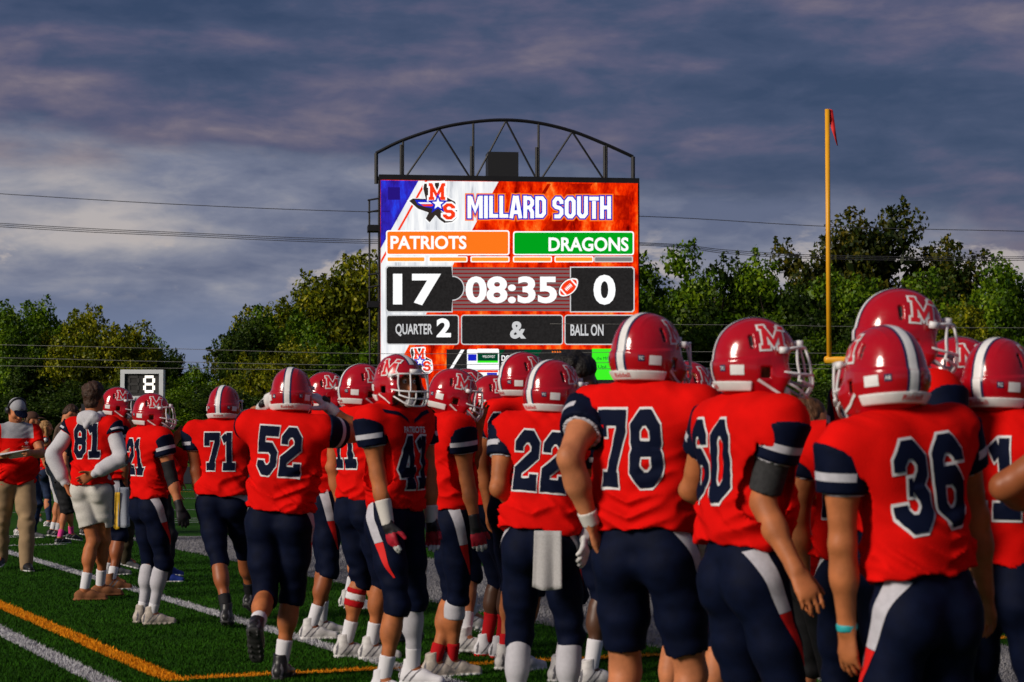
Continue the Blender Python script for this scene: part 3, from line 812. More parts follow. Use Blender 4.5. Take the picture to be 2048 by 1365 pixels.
def rrect(x0, y0, x1, y1, r, n=4):
    out = []
    for cx, cy, a0 in ((x1 - r, y0 + r, -90), (x1 - r, y1 - r, 0), (x0 + r, y1 - r, 90), (x0 + r, y0 + r, 180)):
        for k in range(n + 1):
            a = math.radians(a0 + 90 * k / n); out.append((cx + r * math.cos(a), cy + r * math.sin(a)))
    return out
E_W = emit('led_white', (1, 1, 1), 1.05)
E_WG = emit('led_white_wood', (1, 1, 1), 1.0, vscale=1.0, stretch=(3.0, 1, 0.35), col2=[(0.30, (0.30, 0.32, 0.36)), (0.43, (0.78, 0.80, 0.84)), (0.6, (1, 1, 1))])
E_BL = emit('led_blue', (0.02, 0.02, 0.7), 1.0, vscale=1.3, stretch=(1.6, 1, 0.6), col2=[(0.35, (0.02, 0.01, 0.22)), (0.52, (0.03, 0.02, 0.50)), (0.68, (0.02, 0.07, 0.95))])
E_RD = emit('led_red', (0.9, 0.03, 0.0), 1.0, vscale=0.75, stretch=(1.6, 1, 0.7), col2=[(0.34, (0.10, 0.0, 0.0)), (0.44, (0.55, 0.008, 0.0)), (0.52, (0.95, 0.03, 0.0)), (0.60, (1.0, 0.14, 0.01)), (0.68, (1.0, 0.40, 0.09))])
E_RD2 = emit('led_red_deep', (0.4, 0.0, 0.0), 1.0, vscale=1.3, stretch=(1.3, 1, 0.8), col2=[(0.32, (0.14, 0.0, 0.0)), (0.5, (0.42, 0.006, 0.0)), (0.7, (0.9, 0.03, 0.0))])
E_OR = emit('led_orange', (1.0, 0.19, 0.012), 1.0)
E_ORL = emit('led_orange_light', (1.0, 0.34, 0.03), 1.0)
E_GR = emit('led_green', (0.0, 0.36, 0.012), 1.0)
E_GRL = emit('led_green_light', (0.05, 0.9, 0.02), 1.0)
E_DK = emit('led_dark', (0.018, 0.017, 0.017), 1.0, vscale=9, col2=[(0.3, (0.012, 0.011, 0.011)), (0.7, (0.026, 0.024, 0.024))])
E_GY = emit('led_grey', (0.22, 0.20, 0.20), 1.0)
E_LG = emit('led_light_grey', (0.62, 0.62, 0.63), 1.0)
E_BLU = emit('led_outline_blue', (0.01, 0.02, 0.55), 1.0)
E_REDF = emit('led_flat_red', (0.95, 0.045, 0.008), 1.0)
E_SH = emit('led_shadow', (0.035, 0.025, 0.022), 1.0)
E_DG = emit('led_dark_green', (0.0, 0.055, 0.022), 1.0)
E_YL = emit('led_yellow', (0.95, 0.85, 0.02), 1.0)
# casing, posts
def bbox_part(name, x0, y0, x1, y1, o0, o1, mat):
    a, b = BP(x0, y1, 0), BP(x1, y0, 0)
    V, F = box_vf(((a[0] + b[0]) / 2, -(o0 + o1) / 2, (a[2] + b[2]) / 2), (abs(b[0] - a[0]), abs(o1 - o0), abs(b[2] - a[2])))
    return obj_vf(name, (V, F), mat, board)
bbox_part('cabinet', 757, 356.5, 1279, 800, -0.9, -0.03, STEEL_BLK)
zb = BP(1000, 800)[2]
for px in (800, 1018, 1240):
    x = BP(px, 700)[0]
    obj_vf('post', box_vf((x, 0.5, (zb - 0.05) / 2), (0.45, 0.45, zb - 0.05 + 0.0)), STEEL_BLK, board)
bpoly('screen_red_field', [(761, 360), (1275.5, 367), (1278, 785), (761, 783)], 1, E_RD)
bpoly('screen_white_field', [(761.5, 361), (997, 364), (800, 724), (770, 782), (761.5, 782)], 2, E_WG)
bpoly('screen_blue_field', [(761.5, 361), (837, 362), (761.5, 497)], 3, E_BL)
bpoly('screen_stripe', [(850, 362), (855, 362), (762, 528), (762, 520)], 3, E_REDF)
for pts in ([(1140, 368), (1185, 368), (1105, 500), (1062, 500)], [(1215, 390), (1258, 392), (1258, 440), (1215, 440)], [(905, 700), (930, 650), (960, 650), (935, 700)], [(1095, 368), (1102, 368), (1060, 440), (1052, 440)]):
    bpoly('screen_plank', pts, 2, E_RD2)
for pts in ([(776, 375), (800, 375), (800, 400), (776, 400)], [(764, 422), (780, 422), (780, 424), (764, 424)]):
    bpoly('screen_block', pts, 4, emit('led_blue_deep', (0.02, 0.008, 0.2), 1.0))
# title
def title_glyph(ch):
    W, t, c = 0.60, 0.21, 0.12; l, r, b, p = t / 2, W - t / 2, t / 2, 1 - t / 2
    loop = ([(l, b), (r - c, b), (r, b + c), (r, p - c), (r - c, p), (l, p)], True)
    return {'M': (.86, [([(l, 0), (l, 1)], 0), ([(.86 - l, 0), (.86 - l, 1)], 0), ([(l + .06, .95), (.43, .36), (.80 - l, .95)], 0)]),
            'I': (.21, [([(l, 0), (l, 1)], 0)]), 'L': (.50, [([(l, 1), (l, b), (.50, b)], 0)]),
            'A': (.70, [([(.09, 0), (.30, 1)], 0), ([(.61, 0), (.40, 1)], 0), ([(.22, .27), (.48, .27)], 0)]),
            'R': (W, [([(l, 0), (l, 1)], 0), ([(l + .05, p), (r - c, p), (r, p - c), (r, .5 + c), (r - c, .48), (l + .05, .48)], 0), ([(r - .10, .42), (r, .28), (r, 0)], 0)]),
            'D': (W, [loop]), 'O': (W, [([(l + c, b), (r - c, b), (r, b + c), (r, p - c), (r - c, p), (l + c, p), (l, p - c), (l, b + c)], True)]),
            'S': (W, [([(r, .66), (r, p - c), (r - c, p), (l + c, p), (l, p - c), (l, .60), (l + c * .8, .52), (r - c * .8, .48), (r, .40), (r, b + c), (r - c, b), (l, b)], 0)]),
            'U': (W, [([(l, 1), (l, b + c), (l + c, b), (r - c, b), (r, b + c), (r, 1)], 0)]), 'T': (.52, [([(0, p), (.52, p)], 0), ([(.26, 0), (.26, 1 - t)], 0)]),
            'H': (W, [([(l, 0), (l, 1)], 0), ([(r, 0), (r, 1)], 0), ([(l + t / 2, .5), (r - t / 2, .5)], 0)])}[ch]
def title_word(word, x0, y0, x1, y1, lay, mt, o):
    gap = .075; tot = sum(title_glyph(ch)[0] for ch in word) + gap * (len(word) - 1); k = (x1 - x0) / tot; h = y1 - y0; x = 0
    for ch in word:
        W, st = title_glyph(ch); sh = []
        for pts, cl in st:
            ov = o / h
            # work in pixels so that the outline grows evenly
            P = [(x0 + (q[0] + x) * k, y1 - q[1] * h) for q in pts]
            V, F = stroke(P, bool(cl), .21 * k + 2 * o, o)
            sh.append((V, F))
        bshape('title_letter' if o == 0 else 'title_letter_outline', sh, lay, mt)
        x += W + gap
for oo, lay, mt in ((5.0, 4, E_OR), (2.6, 6, E_BLU), (0.0, 8, E_W)):
    title_word('MILLARD', 935, 392, 1092, 437, lay, mt, oo); title_word('SOUTH', 1105, 393, 1222, 438, lay, mt, oo)
# school emblem
def emblem(ox, oy, s, lay):
    def P(pts): return [(ox + x * s, oy + y * s) for x, y in pts]
    def glyph_px(ch, x0, y0, x1, y1, o):
        W, st = glyph(ch); out = []
        for pts, cl in st:
            V, F = stroke(pts, cl, TW + 2 * o, o)
            out.append(([(ox + (x0 + v[0] / W * (x1 - x0)) * s, oy + (y1 - v[1] * (y1 - y0)) * s) for v in V], F))
        return out
    sil = [(-27, -37), (-25, -47), (16, -50), (20, -20), (38, -10), (42, 5), (42, 22), (32, 31), (16, 33), (6, 26), (-2, 17), (-14, 32), (-22, 24), (-16, 12), (-38, 4), (-56, -12), (-48, -17), (-22, -16)]
    bpoly('emblem_outline', P([(x * 1.07, y * 1.07) for x, y in sil]), lay, E_W)
    bpoly('emblem_shadow', P(sil), lay + 1, E_SH)
    bpoly('emblem_wing', P([(-44, -14), (2, -14), (-6, 4), (-24, 0), (-38, -4)]), lay + 2, E_BLU)
    bpoly('emblem_wing_stripe', P([(-38, -9), (-4, -9), (-6, -6), (-33, -6)]), lay + 3, E_W)
    bpoly('emblem_wing_stripe', P([(-32, -5), (-6, -5), (-9, -1), (-26, -1)]), lay + 3, E_REDF)
    for ch, b in (('M', (-16, -47, 18, -15)), ('S', (13, -7, 38, 26))):
        bshape('emblem_letter_outline', glyph_px(ch, *b, 0.10), lay + 2, E_W)
        bshape('emblem_letter', glyph_px(ch, *b, 0.0), lay + 4, E_REDF)
    for rad, lay2, mt in ((22, lay + 5, E_BLU), (12.5, lay + 6, E_W)):
        pts = []
        for k in range(10):
            a = math.radians(-90 + 36 * k); r = rad if k % 2 == 0 else rad * .42
            pts.append((3 + r * math.cos(a), -6 + r * math.sin(a)))
        bpoly('emblem_star', P(pts), lay2, mt)
_gl = glyph
def glyph(ch):
    if ch == 'S':
        W, t, c = 0.62, TW, 0.13; l, r, b, p = t / 2, W - t / 2, t / 2, 1 - t / 2
        return W, [([(r, .68), (r, p - c), (r - c, p), (l + c, p), (l, p - c), (l, .55 + c * .5), (l + c * .8, .5), (r - c * .8, .5), (r, .45 - c * .5), (r, b + c), (r - c, b), (l + c, b), (l, b + c), (l, .32)], False)]
    return _gl(ch)
emblem(873, 414, 0.98, 9)
emblem(838, 727, 0.62, 7)
# team bars
for x0, y0, x1, y1, mt, key, t in ((772, 461, 1019, 511, E_OR, 'PATRIOTS', (781, 472, 933, 499)), (1026, 463, 1268, 511, E_GR, 'DRAGONS', (1097, 475, 1257, 503))):
    bpoly('team_bar_border', rrect(x0, y0, x1, y1, 5), 4, E_W)
    bpoly('team_bar', rrect(x0 + 2.6, y0 + 2.6, x1 - 2.6, y1 - 2.6, 3.5), 5, mt)
    btext('team_name', key, *t, 6, E_W)
for i, x0 in enumerate((773, 857, 941, 1026, 1109, 1188)):
    x1 = x0 + 78
    bpoly('timeout_bar_border', rrect(x0, 513, x1, 525, 2.5), 4, E_W if i < 5 else E_LG)
    bpoly('timeout_bar', rrect(x0 + 2.2, 515.2, x1 - 2.2, 522.8, 1.5), 5, E_ORL if i < 5 else E_GY)
# score row
bpoly('clock_panel', [(900, 535), (1145, 536), (1145, 623), (900, 622)], 4, emit('led_clock_panel', (0.20, 0.12, 0.12), 1.0))
for k in range(11):
    y = 538 + k * 7.8
    bpoly('clock_line', [(905, y), (1140, y), (1140, y + 3.0), (905, y + 3.0)], 5, emit('led_clock_line', (0.26, 0.012, 0.012), 1.0))
arc = lambda cx, cy, r, a0, a1, n=14: [(cx + r * math.cos(math.radians(a0 + (a1 - a0) * k / n)), cy + r * math.sin(math.radians(a0 + (a1 - a0) * k / n))) for k in range(n + 1)]
for g, lay, mt in ((2.2, 6, E_LG), (0.0, 7, E_DK)):
    bpoly('score_box', [(773 - g, 538 - g), (777 - g, 534 - g), (903 + g, 534 - g)] + arc(904, 577, 23 + g, -88, 88) + [(903 + g, 623 + g), (777 - g, 623 + g), (773 - g, 619 + g)], lay, mt)
    bpoly('score_box', [(1142 - g, 536 - g), (1263 + g, 536 - g), (1267 + g, 540 - g), (1267 + g, 619 + g), (1263 + g, 623 + g), (1142 - g, 623 + g)], lay, mt)
    for x0, x1 in ((774, 916), (924, 1124), (1131, 1267)):
        bpoly('status_box', rrect(x0 - g, 632 - g, x1 + g, 688 + g, 4 + g), lay, mt)
btext('home_score', '17', 786, 548, 882, 611, 8, E_W)
btext('game_clock', '08:35', 931, 553, 1114, 607, 8, E_W)
btext('away_score', '0', 1187, 550, 1231, 610, 8, E_W)
btext('quarter_label', 'QUARTER', 791, 648, 865, 673, 8, E_LG)
btext('quarter_number', '2', 873, 637, 902, 675, 8, E_W)
btext('down_mark', '&', 1020, 643, 1052, 678, 8, E_LG)
btext('ball_on_label', 'BALL ON', 1141, 649, 1207, 672, 8, E_LG)
def football_pts(s):
    out = []
    for k in range(28):
        a = 2 * math.pi * k / 28; x = 24 * s * math.cos(a); y = 14 * s * math.sin(a) * (1 - 0.25 * abs(math.cos(a)) ** 3)
        c, q = math.cos(math.radians(-42)), math.sin(math.radians(-42)); out.append((1137 + x * c - y * q, 575 + x * q + y * c))
    return out
bpoly('football_outline', football_pts(1.1), 9, E_SH); bpoly('football_rim', football_pts(1.0), 10, E_W); bpoly('football', football_pts(0.86), 11, E_REDF)
c, q = math.cos(math.radians(-42)), math.sin(math.radians(-42))
def fb(x0, y0, x1, y1): return [(1137 + x * c - y * q, 575 + x * q + y * c) for x, y in ((x0, y0), (x1, y0), (x1, y1), (x0, y1))]
bpoly('football_lace', fb(-8, -1, 8, 1), 12, E_W)
for k in range(5): bpoly('football_lace', fb(-7 + k * 3.2, -4, -5.6 + k * 3.2, 4), 12 , E_W) if k % 2 == 0 else bpoly('football_lace', fb(-7 + k * 3.2, -4, -5.6 + k * 3.2, 4), 13, E_W)
for s in (-1, 1): bpoly('football_band', fb(s * 14 - 1.5, -8, s * 14 + 1.5, 8), 12, E_W)
# sponsor strip
bpoly('sponsor_panel', [(893, 699), (1275, 699), (1275, 785), (893, 785)], 4, E_DK)
bpoly('sponsor_sash', [(985, 700), (1010, 700), (950, 780), (925, 780)], 5, E_DG)
bpoly('sponsor_sash', [(1050, 700), (1085, 700), (1025, 780), (990, 780)], 5, E_DG)
bpoly('sponsor_stripe', [(922, 700), (929, 700), (899, 748), (893, 748)], 5, E_W)
bpoly('phone_picture', rrect(934, 699, 954, 760, 2.5), 6, E_W); bpoly('phone_picture', rrect(953, 698, 998, 765, 3), 7, E_W)
bpoly('phone_banner', [(936, 709), (953, 709), (953, 722), (936, 722)], 7, E_BLU); bpoly('phone_banner', [(955, 706), (996, 706), (996, 722), (955, 722)], 8, E_DG)
bpoly('phone_banner', [(955, 722), (996, 722), (996, 726), (955, 726)], 8, E_GRL); bpoly('phone_banner', [(955, 741), (996, 741), (996, 745), (955, 745)], 8, E_REDF)
bpoly('phone_banner', [(974, 746), (994, 746), (994, 757), (974, 757)], 8, E_BLU)
btext('phone_text', 'WILL', 965, 711, 990, 716, 9, E_W)
btext('sponsor_text', 'DOWNLOAD', 1003, 711, 1072, 722, 6, E_W); btext('sponsor_text', 'SCOREV', 1003, 724, 1052, 735, 6, E_W); btext('sponsor_text', 'SVFA', 1003, 739, 1042, 752, 6, E_YL)
bpoly('sponsor_green', [(1184, 698), (1276, 698), (1276, 760), (1184, 760)], 6, E_GRL)
btext('sponsor_small_text', 'the Mill', 1193, 714, 1217, 720, 7, E_DG); btext('sponsor_note', 'Upl', 1196, 731, 1212, 739, 7, E_DG)
for k in range(4): bpoly('sponsor_arrow', [(1104 + k * 5, 702), (1108 + k * 5, 704.5), (1104 + k * 5, 707)], 7, E_OR)
# arched truss
TR = 0.35
def truss(name, pts, r, out=-TR):
    return obj_vf(name, tube_vf([BP(x, y, out) for x, y in pts], r, 6), STEEL_BLK, board)
arch = [(752, 307), (804, 281.5), (878, 257), (946, 244.5), (1012, 240.5), (1077, 246.5), (1144.5, 263), (1212, 289.5), (1266, 314)]
ap = [(arch[0])] + [tuple(p) for p in smooth_path([np.array(p) for p in arch], 5)]
truss('arch', ap[1:], 0.085)
truss('chord', [(752, 358), (1012, 360.5), (1266, 364.5)], 0.075)
for x, y0, y1 in ((752.5, 307, 368), (1266, 314, 366)): truss('upright', [(x, y0), (x, y1)], 0.10)
for x, y0 in ((806, 281), (946.5, 244), (1077, 247), (1213, 290)): truss('upright', [(x, y0), (x, 361)], 0.06)
for x, y0 in ((802.5, 290), (943, 293), (1073.5, 295), (1209.5, 293)): truss('upright_sleeve', [(x, y0), (x, 361)], 0.085)
for a, b, cc in (((810, 357), (878, 258), (942, 359)), ((950, 359), (1012, 242), (1074, 361)), ((1081, 361), (1144.5, 264), (1209, 362))):
    truss('brace', [a, b], 0.05); truss('brace', [b, cc], 0.05)
a, b = BP(977, 359), BP(1038, 303.5)
obj_vf('speaker_box', box_vf(((a[0] + b[0]) / 2, 0.75, (a[2] + b[2]) / 2), (b[0] - a[0], 1.1, b[2] - a[2])), principled('speaker_black', (0.008, 0.008, 0.009), 0.6), board)
# side ladder and catwalks
lad = lambda name, pts, r: obj_vf(name, tube_vf([BP(x, y, o) for x, y, o in pts], r, 6), STEEL_BLK, board)
lad('ladder_rail', [(738.5, 399, -.8), (740, 760, -.8)], 0.05); lad('ladder_rail', [(758, 392, -.5), (758, 760, -.5)], 0.06)
for y in (401, 425, 550.5, 575.5): lad('hand_rail', [(736, y, -.8), (759, y - 4, -.4)], 0.045)
for y in (452, 604):
    a, b = BP(735, y + 12, -.6), BP(760, y, -.6)
    obj_vf('catwalk', box_vf(((a[0] + b[0]) / 2, 0.6, (a[2] + b[2]) / 2), (b[0] - a[0], 0.9, b[2] - a[2])), STEEL_BLK, board)

# ------------------------------------------------------------------ play clock
Yc = 52.0
pc = empty('play_clock', tuple(at(285.5, 865, Yc) * np.array([1, 1, 0])))
tag(pc, 'white framed play clock box showing a lit digit above player twenty-one', 'play clock')
Scl = FPX / Yc
def pcl(px, py): 
    p = at(px, py, Yc); return p[0] - pc.location.x, p[2]
x0, z1 = pcl(243, 740); x1, z0 = pcl(328, 801)
fw = 0.105
for nm, c_, s_ in (('frame', ((x0 + x1) / 2, 0, z1 - fw / 2), (x1 - x0, .3, fw)), ('frame', ((x0 + x1) / 2, 0, z0 + fw / 2), (x1 - x0, .3, fw)),
                   ('frame', (x0 + fw / 2, 0, (z0 + z1) / 2), (fw, .3, z1 - z0 - 2 * fw - .004)), ('frame', (x1 - fw / 2, 0, (z0 + z1) / 2), (fw, .3, z1 - z0 - 2 * fw - .004))):
    obj_vf(nm, box_vf(c_, s_), principled('clock_white', (0.62, 0.64, 0.66), 0.5, var=0.05, vscale=5), pc)
obj_vf('face', box_vf(((x0 + x1) / 2, 0.02, (z0 + z1) / 2), (x1 - x0 - 2 * fw + .01, .2, z1 - z0 - 2 * fw + .01)), principled('clock_face', (0.02, 0.018, 0.017), 0.7, var=0.4, vscale=40), pc)
obj_vf('pole', box_vf(((x0 + x1) / 2, 0.05, z0 / 2), (.12, .12, z0 - .004)), principled('clock_pole', (0.3, 0.3, 0.3), 0.5), pc)
def seven_seg(cx, cz, w_, h_, t_, mat, nm):
    for (ax, az, bx, bz) in ((-w_, h_, w_, h_), (-w_, 0, w_, 0), (-w_, -h_, w_, -h_), (-w_, 0, -w_, h_), (w_, 0, w_, h_), (-w_, -h_, -w_, 0), (w_, -h_, w_, 0)):
        hor = az == bz
        s_ = (abs(bx - ax) - t_ * .2, .012, t_) if hor else (t_, .012, abs(bz - az) - t_ * 1.15)
        obj_vf(nm, box_vf((cx + (ax + bx) / 2, -0.088, cz + (az + bz) / 2), s_), mat, pc)
cz = (z0 + z1) / 2 + .02
seven_seg(pcl(300, 700)[0], cz, .115, .185, .065, emit('clock_led', (1.0, 0.93, 0.82), 1.6), 'lit_segment')
seven_seg(pcl(269, 700)[0], cz, .115, .185, .065, principled('clock_dim', (0.035, 0.033, 0.032), 0.7), 'unlit_segment')

# ------------------------------------------------------------------ goal post
Yg = 44.5
g0 = at(1658, 720, Yg); gtop = at(1658, 219, Yg)
gp = empty('goal_post', (g0[0], g0[1], 0))
tag(gp, 'yellow football goal post with a tall upright against the dark trees', 'goal post')
zc = g0[2]; gw = 7.11
obj_vf('upright', tube_vf([(0, 0, zc - .06), (0, 0, gtop[2])], 0.052, 14), YELLOW, gp, True)
obj_vf('upright', tube_vf([BD * gw + np.array([0, 0, zc - .06]), BD * gw + np.array([0, 0, gtop[2]])], 0.057, 14), YELLOW, gp, True)
obj_vf('crossbar', tube_vf([-BD * .09 + np.array([0, 0, zc]), BD * (gw + .09) + np.array([0, 0, zc])], 0.075, 14), YELLOW, gp, True)
mid = BD * gw / 2
obj_vf('gooseneck', tube_vf(smooth_path([mid + [0, 0, zc - .05], mid + AD * .3 + [0, 0, zc - .15], mid + AD * 1.4 + [0, 0, zc - .35], mid + AD * 1.75 + [0, 0, zc - 1.0], mid + AD * 1.8 + [0, 0, 0]], 5), 0.09, 14), YELLOW, gp, True)
rb = []
RIB = [(1662, 219), (1664, 240), (1666, 258), (1670, 275), (1675, 291)]
V, F = [], []
for i, (px, py) in enumerate(RIB):
    p = at(px, py, Yg) - np.array([g0[0], g0[1], 0]); wdt = (.045, .055, .045, .03, .015)[i]
    V += [tuple(p + np.array([-wdt, 0.05 * math.sin(i * 1.7), .01])), tuple(p + np.array([wdt, 0.05 * math.sin(i * 1.7 + 1), -.01]))]
    if i: F.append((2 * i - 2, 2 * i - 1, 2 * i + 1, 2 * i))
rbn = link_mesh('wind_ribbon', mesh_py('wind_ribbon', [Vector(v) for v in V], F), principled('ribbon_red', (0.7, 0.015, 0.015), 0.7), None, True)
rbn.location = gp.location
sm = rbn.modifiers.new('thick', 'SOLIDIFY'); sm.thickness = 0.006
tag(rbn, 'red wind ribbon fluttering from the top of the goal post', 'ribbon')

# ------------------------------------------------------------------ wires
WL = ['highest power line crossing the sky behind the scoreboard', 'upper one of the three bundled power lines', 'middle one of the three bundled power lines', 'lower one of the three bundled power lines',
      'upper rope of the ball net crossing in front of the scoreboard foot', 'second rope of the ball net behind the helmets', 'lowest rope of the ball net behind the helmets', 'faint rope crossing the trees on the right behind the goal post']
def wire(pts, Y, r, lab, mat=WIRE):
    P = smooth_path([at(x, y, Y) for x, y in pts], 8)
    o = obj_vf('cable', tube_vf(P, r, 5), mat, None, True)
    tag(o, lab, 'cable', 'cables and ropes behind the field')
wire([(-900, 330), (0, 388), (370, 410), (735, 424), (1280, 433), (1650, 453), (2048, 463), (2900, 480)], 98.5, 0.018, WL[0])
for k, dy in enumerate((0, 3.4, 7.0)):
    wire([(-900, 385 + dy), (0, 447 + dy), (370, 466 + dy), (735, 480 + dy), (1280, 486 + dy * .7), (1460, 501 + dy), (1650, 511 + dy), (2048, 514 + dy), (2900, 500 + dy)], 98.8, 0.017, WL[1 + k])
ROPE = principled('rope_grey', (0.16, 0.16, 0.15), 0.8)
wire([(-900, 672), (0, 690), (350, 698), (780, 708), (1370, 704), (1660, 707), (2048, 706), (2900, 700)], 84, 0.011, WL[4], ROPE)
wire([(-900, 700), (0, 716), (350, 724), (780, 731), (1370, 724), (1660, 730), (2048, 730), (2900, 720)], 84, 0.011, WL[5], ROPE)
wire([(-900, 720), (0, 732), (350, 737), (780, 741), (1370, 737), (1660, 738), (2048, 740), (2900, 730)], 84, 0.011, WL[6], ROPE)
wire([(1100, 648), (1560, 651), (1660, 653), (2048, 656), (2900, 650)], 84, 0.009, WL[7], ROPE)

# ================================================================== PEOPLE
def unit(v): v = np.array(v, float); return v / (np.linalg.norm(v) + 1e-9)
def rotx(a): c, s = math.cos(a), math.sin(a); return np.array([[1, 0, 0], [0, c, -s], [0, s, c]])
def roty(a): c, s = math.cos(a), math.sin(a); return np.array([[c, 0, s], [0, 1, 0], [-s, 0, c]])
def rotz(a): c, s = math.cos(a), math.sin(a); return np.array([[c, -s, 0], [s, c, 0], [0, 0, 1]])
def ik(a, b, l1, l2, pole):
    """two-bone chain from a to b; returns joint and (possibly pulled-in) end"""
    d = b - a; L = np.linalg.norm(d); mx = (l1 + l2) * 0.998
    if L > mx: b = a + d / L * mx; d = b - a; L = mx
    if L < abs(l1 - l2) + 0.03: L = abs(l1 - l2) + 0.03
    u = d / (np.linalg.norm(d) + 1e-9)
    x = (l1 * l1 - l2 * l2 + L * L) / (2 * L); h = math.sqrt(max(l1 * l1 - x * x, 0))
    pv = pole - a; pv = pv - u * np.dot(pv, u); pv = unit(pv)
    return a + u * x + pv * h, b

# ---- helmet, built once and shared
HELM = {}
def build_helmet():
    h = 0.0042
    f = Field((-.15, -.19, -.17), (.15, .2, .19), h)
    f.ell((0, -.010, .030), (.113, .141, .126), 0)
    f.ell((0, -.060, -.035), (.100, .086, .085), .05)
    for s in (-1, 1):
        f.ell((s * .066, .020, -.055), (.046, .083, .080), .05)
        f.cap((s * .088, .075, -.055), (s * .080, .062, -.105), .030, .022, .03)
    X, Y, Z = f.grid()
    # stepped ledge round the back
    led = np.clip((0.018 + 0.10 * (Y + .02) - Z) / 0.006, 0, 1) * np.clip((0.03 - Y) / 0.05, 0, 1)
    f.F = f.F - (0.0055 * led).astype(np.float32)
    ridge = np.clip(1 - np.abs(np.abs(X) - 0.052) / 0.006, 0, 1) * np.clip((Z - .08) / .03, 0, 1)
    f.F = f.F - (0.0025 * ridge).astype(np.float32)
    outer = f.F.copy()
    f.F = np.maximum(f.F, -(f.F + 0.017))
    # face opening
    f.op(lambda X, Y, Z: d_ell(X, Y, Z, (0, .165, -.026), I3, (.094, .142, .090)), (-.1, .03, -.13), (.1, .3, .06), .012, 'sub')
    f.cap((-.055, .14, -.10), (.055, .14, -.10), .075, .075, .01, mode='sub')
    f.cap((-.05, .03, -.20), (.05, .03, -.20), .085, .085, .01, mode='sub')
    for s in (-1, 1):
        f.op(lambda X, Y, Z: np.maximum(np.maximum(np.abs(Y - .012) - .016, np.abs(Z + .038) - .018), .06 - s * X), (s * .1 - .06, -.02, -.07), (s * .1 + .06, .04, -.01), .006, 'sub')
        f.cap((s * .096, -.040, .085), (s * .108, -.034, .048), .0085, .0075, .003, mode='sub')
        f.cap((s * .040, -.06, .150), (s * .044, -.02, .158), .006, .006, .003, mode='sub')
    f.cut((0, 0, -.128), (0, 0.15, -1))
    V, Q = f.nets()
    me = mesh_np('helmet', V, Q)
    me.materials.append(SHELL); me.materials.append(SHELLIN)
    ctr = V[Q].mean(1)
    gi = np.clip(np.round((ctr - f.lo) / h).astype(int), 0, np.array(f.n) - 1)
    od = outer[gi[:, 0], gi[:, 1], gi[:, 2]]
    me.polygons.foreach_set('material_index', (od < -0.008).astype(np.int32))
    me.polygons.foreach_set('use_smooth', np.ones(len(Q), dtype=bool))
    HELM['shell'] = me
    bv = bvh_of(V, Q)
    # rear bumper
    f2 = Field((-.15, -.19, -.15), (.15, .05, .0), 0.0042)
    X, Y, Z = f2.grid()
    gi = [np.clip(np.round((a - f.lo[i]) / h).astype(int), 0, f.n[i] - 1) for i, a in enumerate(f2.ax)]
    o2 = outer[np.ix_(*gi)]
    slab = np.maximum(np.abs(Z + .086 + 0.0 * Y) - .017, Y + .035)
    f2.F = np.maximum(np.maximum(o2 - .008, -(o2 + .004)), slab).astype(np.float32)
    V2, Q2 = f2.nets(); mb = mesh_np('bumper', V2, Q2); mb.materials.append(HWHITE); mb.polygons.foreach_set('use_smooth', np.ones(len(Q2), dtype=bool))
    HELM['bumper'] = mb; bv2 = bvh_of(V2, Q2)
    # centre stripe, three bands
    for nm, xa, xb, mt in (('stripe', -.0155, .0155, HWHITE), ('stripe_edge', -.0245, -.0155, HNAVY), ('stripe_edge2', .0155, .0245, HNAVY)):
        bm = bmesh.new(); rows = []
        for k in range(37):
            a = math.radians(38 + k * (222 - 38) / 36 + 0)
            row = []
            for j in range(4):
                x = xa + (xb - xa) * j / 3
                d = Vector((0, math.cos(a), math.sin(a))); o = Vector((x, -.01, .01))
                hit = bv.ray_cast(o + d * .4, -d, .5)
                row.append(bm.verts.new(hit[0] + d * .0016) if hit[0] else None)
            rows.append(row)
        for a, b in zip(rows, rows[1:]):
            for j in range(3):
                q = (a[j], b[j], b[j + 1], a[j + 1])
                if all(q): bm.faces.new(q)
        m2 = bpy.data.meshes.new(nm); bm.to_mesh(m2); bm.free(); m2.materials.append(mt); m2.polygons.foreach_set('use_smooth', np.ones(len(m2.polygons), dtype=bool)); HELM[nm] = m2
    # side emblems, flag and stickers, chin strap
    def take(o, key):
        HELM[key] = o.data; bpy.data.objects.remove(o)
    for s in (-1, 1):
        nrm = unit((s * .93, .12, .34)); vv = unit(np.array([s * -.30, -.10, 1.0]) - nrm * np.dot([s * -.30, -.10, 1.0], nrm)); uu = np.cross(vv, nrm)
        for key, o, mt, off in (('M_out', .075, HWHITE, .0016), ('M_in', 0.0, HRED, .0028)):
            sh = digits_shape('M', .084, 0, .17, o, 1.08)
            take(decal('m', sh, (s * .02, .026, .058), uu, vv, nrm, bv, off, mt, None, .01, .0003, .3), key + str(s))
        nrm = unit((s * .8, -.6, 0)); vv = np.array([0, 0, 1.0]); uu = np.cross(vv, nrm)
        take(decal('f', [rect(-.024, -.017, .024, .017)], (s * .06, -.05, -.030), uu, vv, nrm, bv, .0018, HWHITE, None, .01, 0, .3), 'flag' + str(s))
        nrm = unit((s * .42, -.9, 0)); uu = np.cross(vv, nrm)
        take(decal('k', [rect(-.011, -.011, .011, .011)], (s * .040, -.05, -.024), uu, vv, nrm, bv, .0020, HNAVY, None, .008, 0, .3), 'patch' + str(s))
        take(decal('k', [text_shape('AB' if s < 0 else 'TC', .017, .012)], (s * .040, -.05, -.024), uu, vv, nrm, bv, .0034, HWHITE, None, 0, 0, .3), 'code' + str(s))
        nrm = np.array([s * 1.0, 0, 0]); uu = np.cross(vv, nrm) * s
        strap = ([(-.020, -.066), (-.014, -.058), (.066, -.106), (.060, -.112)], [(0, 1, 2, 3)])
